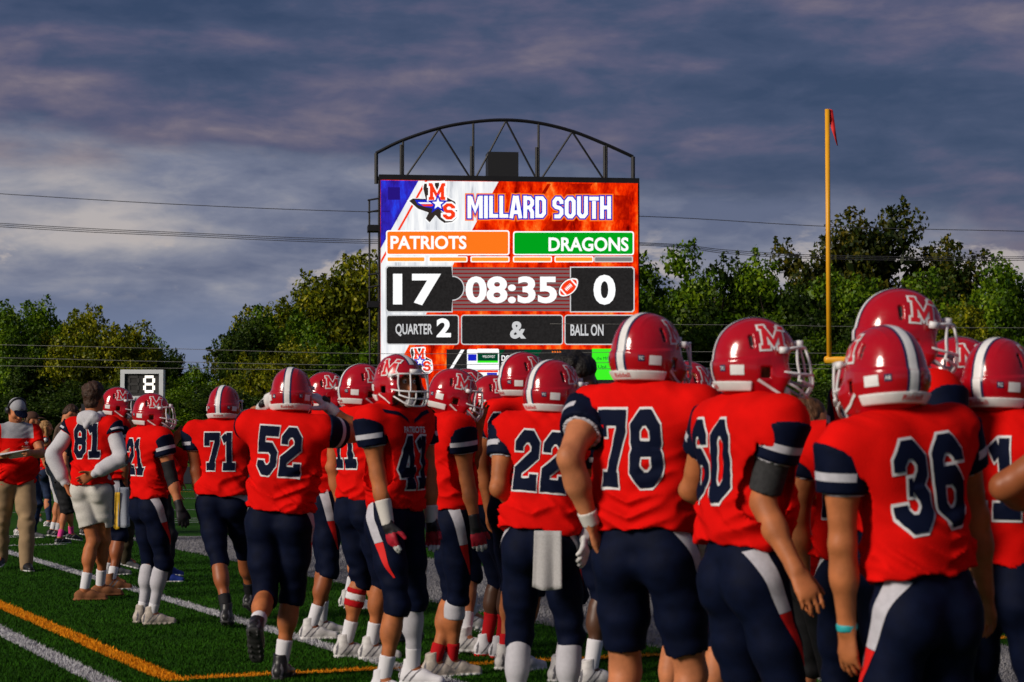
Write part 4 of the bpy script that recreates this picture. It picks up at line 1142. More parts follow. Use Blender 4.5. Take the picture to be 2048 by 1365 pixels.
        take(decal('k', [strap], (0, 0, 0), (0, 1, 0), vv, nrm, bv, .0035, HWHITE, None, .01, 0, .3), 'strap' + str(s))
    take(decal('r', [text_shape('Riddell', .072, .016)], (0, -.1, -.086), (1, 0, 0), (0, 0, 1), (0, -1, 0), bv2, .0012, HRED, None, .012, 0, .3), 'maker')
    # face mask
    parts = []
    mir = lambda pts: pts + [(-x, y, z) for x, y, z in pts[::-1][(1 if abs(pts[-1][0]) < 1e-6 else 0):]]
    bars = [mir([(-.118, .070, .040), (-.105, .115, .050), (-.070, .150, .052), (0, .160, .052)]),
            mir([(-.112, .075, -.035), (-.100, .130, -.040), (-.060, .178, -.042), (0, .190, -.042)]),
            mir([(-.100, .130, -.062), (-.062, .176, -.078), (0, .190, -.080)]),
            mir([(-.108, .060, -.060), (-.096, .118, -.085), (-.058, .160, -.114), (0, .172, -.120)])]
    for b in bars: parts.append(tube_vf(smooth_path(b, 4), .0048, 7))
    for s in (-1, 1):
        parts.append(tube_vf(smooth_path([(s * .100, .120, .050), (s * .104, .122, .0), (s * .100, .130, -.040), (s * .097, .128, -.066)], 4), .0048, 7))
        parts.append(tube_vf(smooth_path([(s * .030, .187, -.042), (s * .030, .188, -.080), (s * .030, .168, -.117)], 4), .0048, 7))
        parts.append(tube_vf(smooth_path([(s * .066, .172, -.042), (s * .064, .174, -.079), (s * .060, .158, -.112)], 4), .0044, 7))
        parts.append(tube_vf(smooth_path([(s * .050, .157, .052), (s * .057, .172, .0), (s * .060, .178, -.042)], 4), .0044, 7))
        parts.append(box_vf((s * .116, .072, .040), (.016, .03, .022))); parts.append(box_vf((s * .109, .062, -.050), (.014, .03, .022)))
    parts.append(box_vf((0, .142, .066), (.07, .02, .024)))
    V, F = join_vf(parts); mm = mesh_py('face_mask', V, F); mm.materials.append(MASKW); mm.polygons.foreach_set('use_smooth', np.ones(len(mm.polygons), dtype=bool)); HELM['mask'] = mm
    # chin cup
    f = Field((-.06, .05, -.16), (.06, .14, -.06), .006)
    f.ell((0, .092, -.105), (.034, .026, .026), 0); f.ell((0, .075, -.10), (.034, .026, .030), .006, mode='sub')
    m3, _, _ = f.mesh('chin_cup'); m3.materials.append(HWHITE); m3.polygons.foreach_set('use_smooth', np.ones(len(m3.polygons), dtype=bool)); HELM['chin'] = m3
build_helmet()
def add_helmet(root, M, mask=None):
    def inst(name, key, par):
        o = bpy.data.objects.new(name, HELM[key]); COL.objects.link(o); o.parent = par; return o
    hm = inst('helmet', 'shell', root); hm.matrix_local = M
    inst('bumper', 'bumper', hm); fm = inst('face_mask', 'mask', hm)
    if mask is not None: fm.material_slots[0].link = 'OBJECT'; fm.material_slots[0].material = mask
    inst('stripe', 'stripe', hm); inst('stripe_edge', 'stripe_edge', hm); inst('stripe_edge', 'stripe_edge2', hm); inst('chin_cup', 'chin', hm); inst('maker_name', 'maker', hm)
    for s in (-1, 1):
        inst('emblem_outline', 'M_out%d' % s, hm); inst('emblem_letter', 'M_in%d' % s, hm); inst('flag_sticker', 'flag%d' % s, hm)
        inst('sticker', 'patch%d' % s, hm); inst('sticker_letters', 'code%d' % s, hm); inst('chin_strap', 'strap%d' % s, hm)
    return hm
# ---- shoes, built once and shared; origin under the ankle, toe towards +y
SHOES = {}
def build_shoe(kind):
    f = Field((-.07, -.1, -.02), (.07, .24, .20), .005)
    f.cap((0, -.045, .045), (0, .06, .045), .037, .043, .02, (1, 0, 0), .92)
    f.cap((0, .05, .045), (0.004, .160, .030), .044, .031, .03, (0, 0, 1), .85)
    if kind == 'high': f.cap((0, -.02, .05), (0, -.010, .150), .043, .041, .035); f.cap((0, .02, .10), (0, .022, .155), .020, .022, .012)
    elif kind == 'low': f.cap((0, -.02, .05), (0, -.015, .085), .042, .040, .02)
    else: f.cap((0, -.03, .04), (0, -.02, .06), .04, .038, .02)
    if kind == 'loafer': f.cap((0, -.05, .012), (.003, .165, .012), .042, .038, .012, (0, 0, 1), .4)
    for y, w_ in () if kind == 'loafer' else ((-.055, .036), (-.02, .036), (.02, .038), (.06, .042), (.10, .044), (.14, .040), (.165, .032)):
        f.cap((-w_ + .018, y, .010), (w_ - .018, y, .010), .022, .022, .012, (0, 0, 1), .55)
    if kind != 'loafer':
        for y in (.030, .052, .074, .096): f.cap((-.022, y, .112 - y * .58), (.022, y, .112 - y * .58), .0052, .0052, .002)
    if kind == 'high':
        for y in (-.06, -.04, .05, .09, .13):
            for x in (-.024, .024): f.cap((x, y, .004), (x, y, -.010), .007, .005, .002)
    else: f.cut((0, 0, .0), (0, 0, -1))
    if kind == 'high': f.cut((0, 0, .156), (0, -.3, 1))
    elif kind == 'low': f.cut((0, 0, .088), (0, 0, 1))
    V, Q = f.nets(); me = mesh_np('shoe', V, Q)
    for m_ in (SH_WHITE, SOLE, DGREY): me.materials.append(m_)
    c = V[Q].mean(1); mi = (c[:, 2] < .019).astype(np.int32)
    if kind != 'loafer':
        st = (np.abs(c[:, 0]) > .018) & (c[:, 2] > .022) & ((np.abs((c[:, 1] - .02) - (c[:, 2] - .05) * .9) < .006) | (np.abs((c[:, 1] + .02) - (c[:, 2] - .05) * .9) < .006) | (np.abs(c[:, 1] + .075 - c[:, 2] * .15) < .006))
        ton = (np.abs(c[:, 0]) < .014) & (c[:, 1] > .01) & (c[:, 1] < .105) & (c[:, 2] < .114 - c[:, 1] * .58) & (c[:, 2] > .06)
        mi[st | ton] = 2
    me.polygons.foreach_set('material_index', mi); me.polygons.foreach_set('use_smooth', np.ones(len(Q), dtype=bool))
    SHOES[kind] = me
for k in ('high', 'low', 'loafer'): build_shoe(k)

NEARVOX, FARVOX = 0.0085, 0.0105
def person(label, px, S, ytop, yaw, num=None, num_on='back', skin='tan', g=1.0, lean=0.0, twist=0.0, head=(0, 0), helmet=True, mask=None,
           L=None, R=None, feet=None, foot_yaw=(10, -10), top='jersey', bottom='pants', legs=('bare', 'bare'), sock=SOCK, sock_h=.17, shoe=('high', SH_WHITE, SOLE),
           gloves=(None, None), tape=(None, None), bands=None, hair=None, vox=None, face=False, curl=(.35, .35), cap=None, sleeve_under=None, hem=1.0, knee_cut=-.055,
           palm=(None, None), height=None, belly=0.0, topmat=None, botmat=None, pads=True, roll=0.0, panel=True, under_sleeve=None, extra=None, noarm=False, ndx=0.0):
    Y = FPX / S
    org = at(px, HORIZON, Y); org = np.array([org[0], Y, 0.0])
    ztop = at(px, ytop, Y)[2]
    s = height / 1.80 if height else (ztop - (0.037 if helmet else 0.012)) / 1.80
    yw = math.radians(yaw)
    root = empty('person', tuple(org), yw)
    tag(root, label, 'person')
    Rw = rotz(-yw)
    def loc(p): return Rw @ (np.asarray(p, float) - org)
    def px_loc(e): return loc(at(e[0], e[1], Y + e[2]))
    vox = vox or (NEARVOX if S > 320 else FARVOX)
    if feet is not None:
        fl = [q[1] for q in feet if q is not None and len(q) == 2]
        if fl:
            dyf = HORIZON + CAMH * S - (sum(fl) / len(fl))
            feet = tuple((q[0], q[1] + dyf) if q is not None and len(q) == 2 else q for q in feet)
    # ---- skeleton
    hipc = np.array([0, 0, .955]) * s
    RU = rotz(math.radians(twist)) @ rotx(-math.radians(lean)) @ roty(math.radians(roll))
    def U(p): return hipc + RU @ (np.array(p, float) * s - hipc)
    sw = (.205 if pads else .180) * (1 + (g - 1) * .35)
    J = {}
    for i, sd_ in enumerate((-1, 1)):
        J['sh', i] = U((sd_ * sw, -.005, 1.475 if pads else 1.455))
        spec = (L, R)[i]
        if spec is None:
            wr = U((sd_ * (sw + .06), .05, .93)); pole = U((sd_ * (sw + .2), -.25, 1.2))
        elif len(spec) == 2:
            wr = px_loc(spec[1]); pole = px_loc(spec[0])
        else: wr = U(spec[0]); pole = U(spec[1])
        J['el', i], J['wr', i] = ik(J['sh', i], wr, .295 * s, .265 * s, pole)
        J['hp', i] = np.array([sd_ * .092 * (1 + (g - 1) * .5), 0, .915]) * s
        if feet is not None and feet[i] is not None:
            ft = feet[i]
            an = loc(ground(ft[0], ft[1])) + np.array([0, 0, .085 * s]) if len(ft) == 2 else loc(at(ft[0], ft[1], Y + ft[2]))
        else: an = np.array([sd_ * (.125 + .02 * (g - 1)), 0.02 * sd_, .085]) * s
        fy = math.radians(foot_yaw[i]); fd = np.array([-math.sin(fy), math.cos(fy), 0])
        J['kn', i], J['an', i] = ik(J['hp', i], an, .435 * s, .415 * s, J['hp', i] + fd * 2 + np.array([0, 0, -.4]))
        J['fd', i] = fd
        # if the leg could not reach the target the shoe stays with the ankle
    hc = U((0, 0.02, 1.68)); hyaw, hpit = math.radians(head[0]), math.radians(head[1])
    RH = rotz(hyaw) @ rotx(-hpit)
    def H(p): return hc + RH @ (np.array(p, float) * s)
    def fwd(i, d, spec_palm):
        sgn = (-1, 1)[i]
        med = RU @ np.array([-sgn, 0.15, 0]) if spec_palm is None else Rw @ np.array(spec_palm, float)
        n = med - d * np.dot(med, d); n = unit(n)
        t = np.cross(d, n) * (1 if i == 1 else -1)
        return n, t
    # ---- body
    allp = [J[k] for k in J if k[0] != 'fd'] + [hc + [0, 0, .13 * s]]
    lo = np.min(allp, 0) - .17; hi = np.max(allp, 0) + .17; lo[2] = min(lo[2], -.02); lo[:2] = np.minimum(lo[:2], -.22 * g); hi[:2] = np.maximum(hi[:2], .22 * g)
    f = Field(lo, hi, vox)
    f.cap(U((-.05, 0, .95)), U((.05, 0, .95)), .085 * s, .085 * s, .03)
    f.cap(U((0, 0, 1.0)), U((0, 0, 1.22)), .098 * s, .115 * s, .05, RU @ [0, 1, 0], .72)
    f.cap(U((0, 0, 1.22)), U((0, 0, 1.38)), .135 * s, .14 * s, .05, RU @ [0, 1, 0], .65)
    f.cap(U((-.14, 0, 1.44)), U((.14, 0, 1.44)), .058 * s, .058 * s, .05)
    f.cap(U((0, -.012, 1.46)), hc + RH @ np.array([0, -.02, -.05]) * s, .066 * s, .058 * s, .04)
    ga = 1 + (g - 1) * .55
    hands = []
    for i in (0, 1):
        if noarm: continue
        sh, el, wr = J['sh', i], J['el', i], J['wr', i]
        f.cap(sh, sh * .55 + el * .45, .055 * s * ga, .048 * s * ga, .04); f.cap(sh * .5 + el * .5, el, .047 * s * ga, .038 * s * ga, .03)
        d = unit(wr - el); f.cap(el, el + (wr - el) * .4, .038 * s * ga, .040 * s * ga, .02); f.cap(el + (wr - el) * .4, wr, .040 * s * ga, .027 * s * (.5 + .5 * ga), .03)
        ua = unit(el - sh); lat = unit(np.cross(np.cross(ua, d) + 1e-4, ua)); f.cap(sh + (el - sh) * .38 - lat * .020 * s, sh + (el - sh) * .72 - lat * .016 * s, .036 * s * ga, .030 * s * ga, .03); f.cap(el - ua * .03 * s, el + (wr - el) * .30 + np.array([0, 0, .012 * s]), .032 * s * ga, .034 * s * ga, .03); f.ell(el - lat * .022 * s, (.026 * s,) * 3, .02)
        n, t = fwd(i, d, palm[i])
        cu = curl[i]
        hs = s * (0.95 + .05 * ga)
        chain = [('c', wr - d * .005 * hs, wr + d * .075 * hs, .030 * hs, .043 * hs, .02, n, .42)]
        for fi, (off, ln) in enumerate(((.034, .074), (.012, .084), (-.011, .078), (-.032, .060))):
            p = wr + d * (.082 - abs(off) * .12) * hs + t * off * hs; a = cu * (.55 + fi * .10)
            dirn = d * math.cos(a * .5) + n * math.sin(a * .5) + t * off * 1.2 * (1 - min(cu, 1)); dirn = unit(dirn)
            for sg, (fr, ad) in enumerate(((.46, a), (.30, a * 1.2), (.24, a * .8))):
                q = p + dirn * ln * fr * hs
                chain.append(('c', p, q, (.0094, .0086, .0080)[sg] * hs, (.0088, .0081, .0068)[sg] * hs, .0025, None, 1))
                p = q; c_, s_ = math.cos(ad), math.sin(ad); ax = np.cross(d, n)
                dirn = unit(dirn * c_ + np.cross(ax, dirn) * s_)
        p = wr + d * .022 * hs + t * .026 * hs + n * .006 * hs; td = unit(d * .70 + t * .55 + n * (.25 + .35 * cu))
        q = p + td * .040 * hs; chain.append(('c', p, q, .0145 * hs, .0112 * hs, .012, None, 1))
        td = unit(td + d * .35 + n * .25 * cu); q2 = q + td * .030 * hs; chain.append(('c', q, q2, .0108 * hs, .0098 * hs, .004, None, 1)); chain.append(('c', q2, q2 + unit(td + d * .3) * .022 * hs, .0096 * hs, .0080 * hs, .004, None, 1))
        for c in chain: f.cap(c[1], c[2], c[3], c[4], c[5], c[6], c[7])
        hands.append((i, chain, d, wr))
    gl = .95 + (g - 1) * .45
    for i in (0, 1):
        hp, kn, an, fd = J['hp', i], J['kn', i], J['an', i], J['fd', i]
        f.cap(hp, kn, .078 * s * gl, .056 * s * gl, .03)
        sd_ = unit(an - kn); bk = unit(-fd - sd_ * np.dot(-fd, sd_))
        f.cap(kn, kn + (an - kn) * .35 + bk * .012 * s, .053 * s * gl, .050 * s * gl, .03)
        f.cap(kn + (an - kn) * .18 + bk * .022 * s, kn + (an - kn) * .42 + bk * .020 * s, .044 * s * gl, .043 * s * gl, .04)
        f.cap(kn + (an - kn) * .3, an, .047 * s * gl, .032 * s * gl, .03)
        f.cap(an, an + fd * .10 * s + np.array([0, 0, -.05 * s]), .034 * s, .026 * s, .03)
    # head
    def he(c, r, k, **kw): f.ell(H(c), tuple(x * s for x in r), k, RH, **kw)
    he((0, -.012, .025), (.076, .097, .094), .01); he((0, .020, -.035), (.063, .076, .090), .04)
    f.cap(H((-.028, .035, -.088)), H((.028, .035, -.088)), .032 * s, .032 * s, .03); he((0, .070, -.102), (.022, .020, .018), .02)
    f.cap(H((0, .086, .008)), H((0, .106, -.030)), .009 * s, .0145 * s, .014); f.cap(H((-.034, .080, .032)), H((.034, .080, .032)), .013 * s, .013 * s, .018)
    f.cap(H((-.018, .088, -.066)), H((.018, .088, -.066)), .0085 * s, .0085 * s, .010)
    for sd_ in (-1, 1):
        he((sd_ * .031, .102, .010), (.015, .014, .012), .012, mode='sub'); he((sd_ * .044, .062, -.028), (.022, .022, .022), .03); he((sd_ * .079, -.006, -.008), (.011, .022, .032), .012)
    V, Q = f.nets()
    body = link_mesh('body', mesh_np('body', V, Q), SKINS[skin], root)
    if face:
        for sd_ in (-1, 1):
            bm = bmesh.new(); bmesh.ops.create_uvsphere(bm, u_segments=12, v_segments=8, radius=.0125 * s)
            me = bpy.data.meshes.new('eye'); bm.to_mesh(me); bm.free()
            e = link_mesh('eye', me, EYEW, root); e.location = H((sd_ * .031, .0855, .010)); e.rotation_euler = Matrix(RH.tolist()).to_euler()
            bm = bmesh.new(); bmesh.ops.create_uvsphere(bm, u_segments=10, v_segments=6, radius=.0065 * s)
            me = bpy.data.meshes.new('iris'); bm.to_mesh(me); bm.free()
            o = link_mesh('iris', me, EYED, e); o.location = (0, .0085 * s, -.001)
            obj_vf('eyebrow', tube_vf([H((sd_ * .015, .0955, .030)), H((sd_ * .031, .0965, .036)), H((sd_ * .048, .084, .031))], .0042 * s, 6), HAIRS['dark'], root, True)
        obj_vf('lips', tube_vf([H((-.022, .0885, -.066)), H((-.008, .0975, -.063)), H((.008, .0975, -.063)), H((.022, .0885, -.066))], [.003 * s, .006 * s, .006 * s, .003 * s], 6), LIP, root, True)
    # ---- gloves, tape, bands
    for i, chain, d, wr in hands:
        if gloves[i] is not None:
            gf = Field(wr - .2, wr + .2, .0065)
            for c in chain: gf.cap(c[1], c[2], c[3] + .0035, c[4] + .0035, c[5], c[6], c[7] if c[7] == 1 else c[7] * 1.08)
            gf.cap(wr - d * .045 * s, wr + d * .02 * s, .034 * s * ga, .032 * s * ga, .01)
            V, Q = gf.nets(); gm = mesh_np('glove', V, Q)
            if gloves[i] is GL_RED:
                tt = (V[Q].mean(1) - wr) @ d / s
                gm.polygons.foreach_set('material_index', np.where(tt < .055, 1, np.where(tt < .128, 0, 2)).astype(np.int32))
                link_mesh('glove', gm, [GL_RED, GL_BLACK, GL_WHITE], root)
            else: link_mesh('glove', gm, gloves[i], root)
            if gloves[i] is GL_WHITE:
                n, t = fwd(i, d, palm[i]); bk = -n
                obj_vf('glove_pad', tube_vf([wr + d * .02 + bk * .020 * s, wr + d * .07 + bk * .021 * s], [.022 * s, .020 * s], 8), GL_BLACK, root, True)
        if tape[i] is not None:
            el = J['el', i]; a = wr - d * tape[i][1] * s; b = wr + d * .008 * s
            tf = Field(np.minimum(a, b) - .08, np.maximum(a, b) + .08, .006)
            r1 = (.027 + .017 * tape[i][1] / .16) * s * (.5 + .5 * ga)
            tf.cap(a - d * .03, b + d * .03, r1 + .0065 * s, .0305 * s, 0); tf.cut(a, -d); tf.cut(b, d)
            V, Q = tf.nets(); link_mesh(tape[i][2] if len(tape[i]) > 2 else 'wrist_tape', mesh_np('tape', V, Q), tape[i][0], root)
    def ring(name, a, b, r1, r2, mat, ends=True, h=.0075, parent=root):
        d = unit(b - a); tf = Field(np.minimum(a, b) - max(r1, r2) - .03, np.maximum(a, b) + max(r1, r2) + .03, h)
        tf.cap(a - d * .03, b + d * .03, r1, r2, 0); tf.cut(a, -d); tf.cut(b, d)
        V, Q = tf.nets(); return link_mesh(name, mesh_np(name, V, Q), mat, parent)
    # ---- lower legs
    for i in (0, 1):
        kn, an, fd = J['kn', i], J['an', i], J['fd', i]; sd_ = unit(an - kn); bk = unit(-fd - sd_ * np.dot(-fd, sd_)); Ls = np.linalg.norm(an - kn)
        def calf_cover(name, t0, t1, mat, grow):
            tf = Field(np.minimum(kn, an) - .12, np.maximum(kn, an) + .12, .0085)
            tf.cap(kn, kn + (an - kn) * .35 + bk * .012 * s, .053 * s * gl + grow, .050 * s * gl + grow, .03)
            tf.cap(kn + (an - kn) * .18 + bk * .022 * s, kn + (an - kn) * .42 + bk * .020 * s, .044 * s * gl + grow, .043 * s * gl + grow, .04)
            tf.cap(kn + (an - kn) * .3, an + sd_ * .03, .047 * s * gl + grow, .032 * s * gl + grow, .03)
            tf.cut(kn + sd_ * Ls * t0, -sd_); tf.cut(kn + sd_ * Ls * t1, sd_)
            V, Q = tf.nets(); return link_mesh(name, mesh_np(name, V, Q), mat, root)
        lg = legs[i]
        if lg == 'tights': calf_cover('leg_sleeve', -.1, .97, TIGHT, .0045)
        elif lg == 'sleeve': calf_cover('leg_sleeve', -.05, .78, TIGHT, .0050)
        elif lg == 'short_sleeve': calf_cover('leg_sleeve', -.05, .34, TIGHT, .0055)
        elif lg == 'band':
            calf_cover('leg_band', .14, .215, REDSOCK, .0050); calf_cover('leg_band', .215, .32, SOCK, .0046); calf_cover('leg_band', .32, .42, REDSOCK, .0050)
        if sock is not None: calf_cover('sock', 1 - sock_h / .415, 1.02, sock, .0065)
        # shoes
        me = SHOES[shoe[0]]
        o = bpy.data.objects.new('shoe', me); COL.objects.link(o); o.parent = root
        o.material_slots[0].link = 'OBJECT'; o.material_slots[0].material = shoe[1]; o.material_slots[1].link = 'OBJECT'; o.material_slots[1].material = shoe[2]
        o.scale = (s * (1.0 + .1 * (g - 1)),) * 3
        lift = an[2] - .085 * s
        pitch = 0.0 if lift < .03 else min(1.15, lift * 3.4)
        q = Matrix.Rotation(math.radians(foot_yaw[i]), 3, 'Z') @ Matrix.Rotation(-pitch, 3, 'X')
        o.rotation_euler = q.to_euler(); o.location = Vector(an) + q @ Vector((0, 0, -.085 * s))
    # ---- trousers
    botm = botmat or NAVY
    if bottom:
        full = bottom in ('trousers',); short = bottom == 'shorts'
        loose = {'pants': 0.0, 'trousers': .012, 'shorts': .008, 'leggings': -.004}[bottom]
        allp = [J['hp', 0], J['hp', 1], J['kn', 0], J['kn', 1]] + ([J['an', 0], J['an', 1]] if bottom in ('trousers', 'leggings') else [])
        lo = np.min(allp, 0) - .22 * g; hi = np.max(allp, 0) + .22 * g; hi[2] = 1.13 * s
        pf = Field(lo, hi, vox)
        pf.cap(U((-.052 * g, 0, .97)), U((.052 * g, 0, .97)), (.116 + .03 * (g - 1)) * s, (.116 + .03 * (g - 1)) * s, .03, (0, 1, 0), .92)
        pf.cap(U((-.045 * g, -.005, 1.04)), U((.045 * g, -.005, 1.04)), (.102 + .05 * (g - 1)) * s, (.102 + .05 * (g - 1)) * s, .05, (0, 1, 0), .95)
        for i, sd_ in enumerate((-1, 1)):
            hp, kn, an, fd = J['hp', i], J['kn', i], J['an', i], J['fd', i]
            pf.ell(hp + np.array([sd_ * -.012, -.052 * s, -.012]), (.088 * s * gl, .080 * s * gl, .095 * s), .05)
            ax = kn - hp; k2 = unit(an - kn)
            pf.cap(hp, hp + ax * .5, (.102 + loose) * s * gl, (.090 + loose) * s * gl, .04 if not short else .02)
            pf.cap(hp + ax * .5, kn, (.090 + loose) * s * gl, (.069 + loose * (.9 if not short else 2.4)) * s * gl, .03 if not short else .008)
            if not short:
                if bottom in ('trousers', 'leggings'):
                    pf.cap(kn, kn + (an - kn) * .5, (.068 + loose) * s * gl, (.060 + loose) * s * gl, .03)
                    pf.cap(kn + (an - kn) * .5, an + np.array([0, 0, -.03 * s if full else 0.02]), (.060 + loose) * s * gl, (.048 + loose * 1.3) * s * gl, .03)
                else:
                    pf.ell(kn + fd * .022 * s, (.056 * s * gl, .05 * s * gl, .075 * s), .03)
                    pf.cap(kn, kn + k2 * .09 * s, .068 * s * gl, .065 * s * gl, .02)
        for i in (0, 1):
            kn, an, hp = J['kn', i], J['an', i], J['hp', i]
            if bottom == 'pants' or short:
                # trim each leg with its own plane, only near that leg
                k2 = unit(an - kn) if not short else unit(kn - hp)
                cp = kn - k2 * knee_cut * s
                X, Yg_, Z = pf.grid()
                pl = (X - cp[0]) * k2[0] + (Yg_ - cp[1]) * k2[1] + (Z - cp[2]) * k2[2]
                dl = d_cap(X, Yg_, Z, kn, an, .115 * s * gl, .115 * s * gl) if not short else d_cap(X, Yg_, Z, kn - k2 * .0, an, .14 * s * gl, .14 * s * gl)
                if short: dl = np.minimum(dl, d_cap(X, Yg_, Z, hp * .35 + kn * .65, kn, .14 * s * gl, .14 * s * gl))
                oth = J['kn', 1 - i]
                pf.F = np.where(dl < 0, np.maximum(pf.F, pl), pf.F).astype(np.float32)
        amp = .013 if full else .009 if short else .0075
        sd1 = int(px) % 97 + 3; zs = 22 if not full else 17
        pf.wobble(lambda X, Y, Z: amp * lattice_noise((X, Y, Z), (9, 9, zs), sd1) * (np.exp(-((Z - .50 * s) / (.10 * s)) ** 2) + .55))
        V, Q = pf.nets()
        pants = link_mesh({'pants': 'football_pants', 'trousers': 'trousers', 'shorts': 'shorts', 'leggings': 'leggings'}[bottom], mesh_np('pants', V, Q), botm, root)
        if bottom == 'pants' and panel:
            bv = bvh_of(V, Q)
            for i, sd_ in enumerate((-1, 1)):
                hp, kn, fd = J['hp', i], J['kn', i], J['fd', i]
                up = unit(hp - kn); nn = unit(np.array([sd_, 0, 0]) - up * np.dot([sd_, 0, 0], up)); fw = unit(fd - up * np.dot(fd, up)); fw = unit(fw - nn * np.dot(fw, nn))
                z0, zm, z1 = .13 * s, -.10 * s, -.30 * s
                decal('side_panel', [([(-.062, z0), (.006, z0), (.042, zm), (-.012, zm)], [(0, 1, 2, 3)])], hp, fw, up, nn, bv, .0028, PANEL, pants, .018)
                decal('side_flash', [([(-.011, zm - .002), (.042, zm - .002), (.062, z1), (.055, z1)], [(0, 1, 2, 3)])], hp, fw, up, nn, bv, .0028, PANELRED, pants, .018)
        if bottom == 'shorts' and botm is OAT:
            bv = bvh_of(V, Q)
            for i, sd_ in enumerate((-1, 1)):
                hp, kn = J['hp', i], J['kn', i]; up = unit(hp - kn); nn = unit(np.array([sd_, 0, 0]) - up * np.dot([sd_, 0, 0], up)); fw = np.cross(up, nn) * -sd_
                decal('side_stripe', [rect(-.02, -.33 * s, .02, .1 * s)], hp, fw, up, nn, bv, .003, DGREY, pants, .018)
    # ---- shirt or jersey
    topm = topmat or RED
    if top:
        tl = {'jersey': .30, 'hoodie': 1.0, 'shirt': .55, 'long': 1.0}[top]
        sleeve_long = tl >= .99
        base_r = .163 if pads else .155
        pts = [U((0, 0, .9)), U((0, 0, 1.6)), J['sh', 0], J['sh', 1]] + [J['el', i] for i in (0, 1)] + ([J['wr', i] for i in (0, 1)] if sleeve_long and top != 'hoodie' else [])
        lo = np.min(pts, 0) - .2 * g; hi = np.max(pts, 0) + .2 * g
        jf = Field(lo, hi, vox)
        fy_ = RU @ np.array([0, 1, 0])
        jf.cap(U((-.02, .015 * (g - 1), hem - .03)), U((-.02, .01, 1.24)), (base_r - .026) * s * g, (base_r - .012) * s * (1 + (g - 1) * .75), .05, fy_, .80 if g > 1.15 else .74)
        jf.cap(U((.02, .015 * (g - 1), hem - .03)), U((.02, .01, 1.24)), (base_r - .026) * s * g, (base_r - .012) * s * (1 + (g - 1) * .75), .05, fy_, .80 if g > 1.15 else .74)
        jf.cap(U((-.045 * g, -.014, hem - .04)), U((-.035 * g, -.010, hem + .10)), .121 * s * (.5 + .5 * g), .118 * s * (.5 + .5 * g), .04); jf.cap(U((.045 * g, -.014, hem - .04)), U((.035 * g, -.010, hem + .10)), .121 * s * (.5 + .5 * g), .118 * s * (.5 + .5 * g), .04)
        if belly: jf.ell(U((0, .05, 1.10)), (.17 * s * g, .16 * s * g, .17 * s), .06, RU)
        gc = 1 + (g - 1) * .6
        jf.cap(U((-.03, -.005, 1.22)), U((-.045, -.01, 1.40)), (base_r - .02) * s * gc, (base_r - .015) * s * gc, .06, fy_, .76)
        jf.cap(U((.03, -.005, 1.22)), U((.045, -.01, 1.40)), (base_r - .02) * s * gc, (base_r - .015) * s * gc, .06, fy_, .76)
        if pads:
            for sd_ in (-1, 1):
                jf.cap(U((sd_ * .05, -.012, 1.505)), U((sd_ * .185 * gc, -.012, 1.475)), .088 * s, .082 * s, .06, fy_, 1.0)
                jf.ell(U((sd_ * .10, -.06, 1.42)), (.105 * s, .075 * s, .12 * s), .06, RU); jf.ell(U((sd_ * .10, .055, 1.42)), (.105 * s, .075 * s, .11 * s), .06, RU)
        else:
            jf.cap(U((-.02, -.01, 1.47)), U((-.155, -.01, 1.455)), .068 * s, .070 * s, .05); jf.cap(U((.02, -.01, 1.47)), U((.155, -.01, 1.455)), .068 * s, .070 * s, .05)
        for i in (0, 1):
            sh, el, wr = J['sh', i], J['el', i], J['wr', i]
            if top == 'hoodie':
                jf.cap(sh, sh + (el - sh) * .14, .078 * s, .074 * s, .05); continue
            e2 = sh + (el - sh) * tl if not sleeve_long else el
            if pads: jf.cap(sh, sh + (el - sh) * tl, .084 * s * ga, .072 * s * ga, .05)
            else:
                jf.cap(sh, e2, .072 * s * ga, (.066 if not sleeve_long else .056) * s * ga, .05)
                if sleeve_long: jf.cap(el, wr - unit(wr - el) * .02, .056 * s * ga, .038 * s * ga, .02)
        s1, s2, s3 = int(px * 3) % 89 + 5, int(px * 5) % 83 + 11, int(px * 7) % 71 + 2
        def folds(X, Y, Z):
            rg = 1 - np.abs(lattice_noise((X + .55 * Z, Y, Z - .4 * np.abs(X)), (6, 6, 17), s1)) * 2.2
            rg2 = 1 - np.abs(lattice_noise((X, Y, Z + .8 * X), (5, 5, 28), s2)) * 2.2
            big_ = lattice_noise((X, Y, Z), (4, 4, 5), s3); zl = Z / s
            mz = .26 + .95 * np.clip((1.33 - zl) / .2, 0, 1) * np.clip((zl - (hem - .04)) / .05, .25, 1)
            mz = mz + .28 * np.clip((np.abs(X) / s - .11) / .05, 0, 1) * np.clip((1.30 - zl) / .08, 0, 1)
            return -((.0140 * rg + .0110 * rg2 * np.clip(big_ + .5, 0, 1) + .018 * big_) * mz - .004)
        jf.wobble(folds, .07)
        # hem
        hp_ = U((0, 0, hem)); hn = RU @ np.array([0, 0, -1.0]); X, Yg_, Z = jf.grid(); ang = np.arctan2(Yg_, X)
        hw = .009 * np.sin(2 * ang + px) + .0055 * np.sin(5 * ang + px * .7) + .003 * np.sin(11 * ang + px * .3)
        jf.F = np.maximum(jf.F, ((X - hp_[0]) * hn[0] + (Yg_ - hp_[1]) * hn[1] + (Z - hp_[2]) * hn[2] + hw).astype(np.float32))
        # neck opening
        nk = U((0, .015, 1.62)); jf.op(lambda X, Y, Z: d_cap(X, Y, Z, nk, nk + RU @ np.array([0, .02, .1]), .085 * s if pads else .065 * s, .09 * s), nk - .1, nk + .15, .015, 'sub')
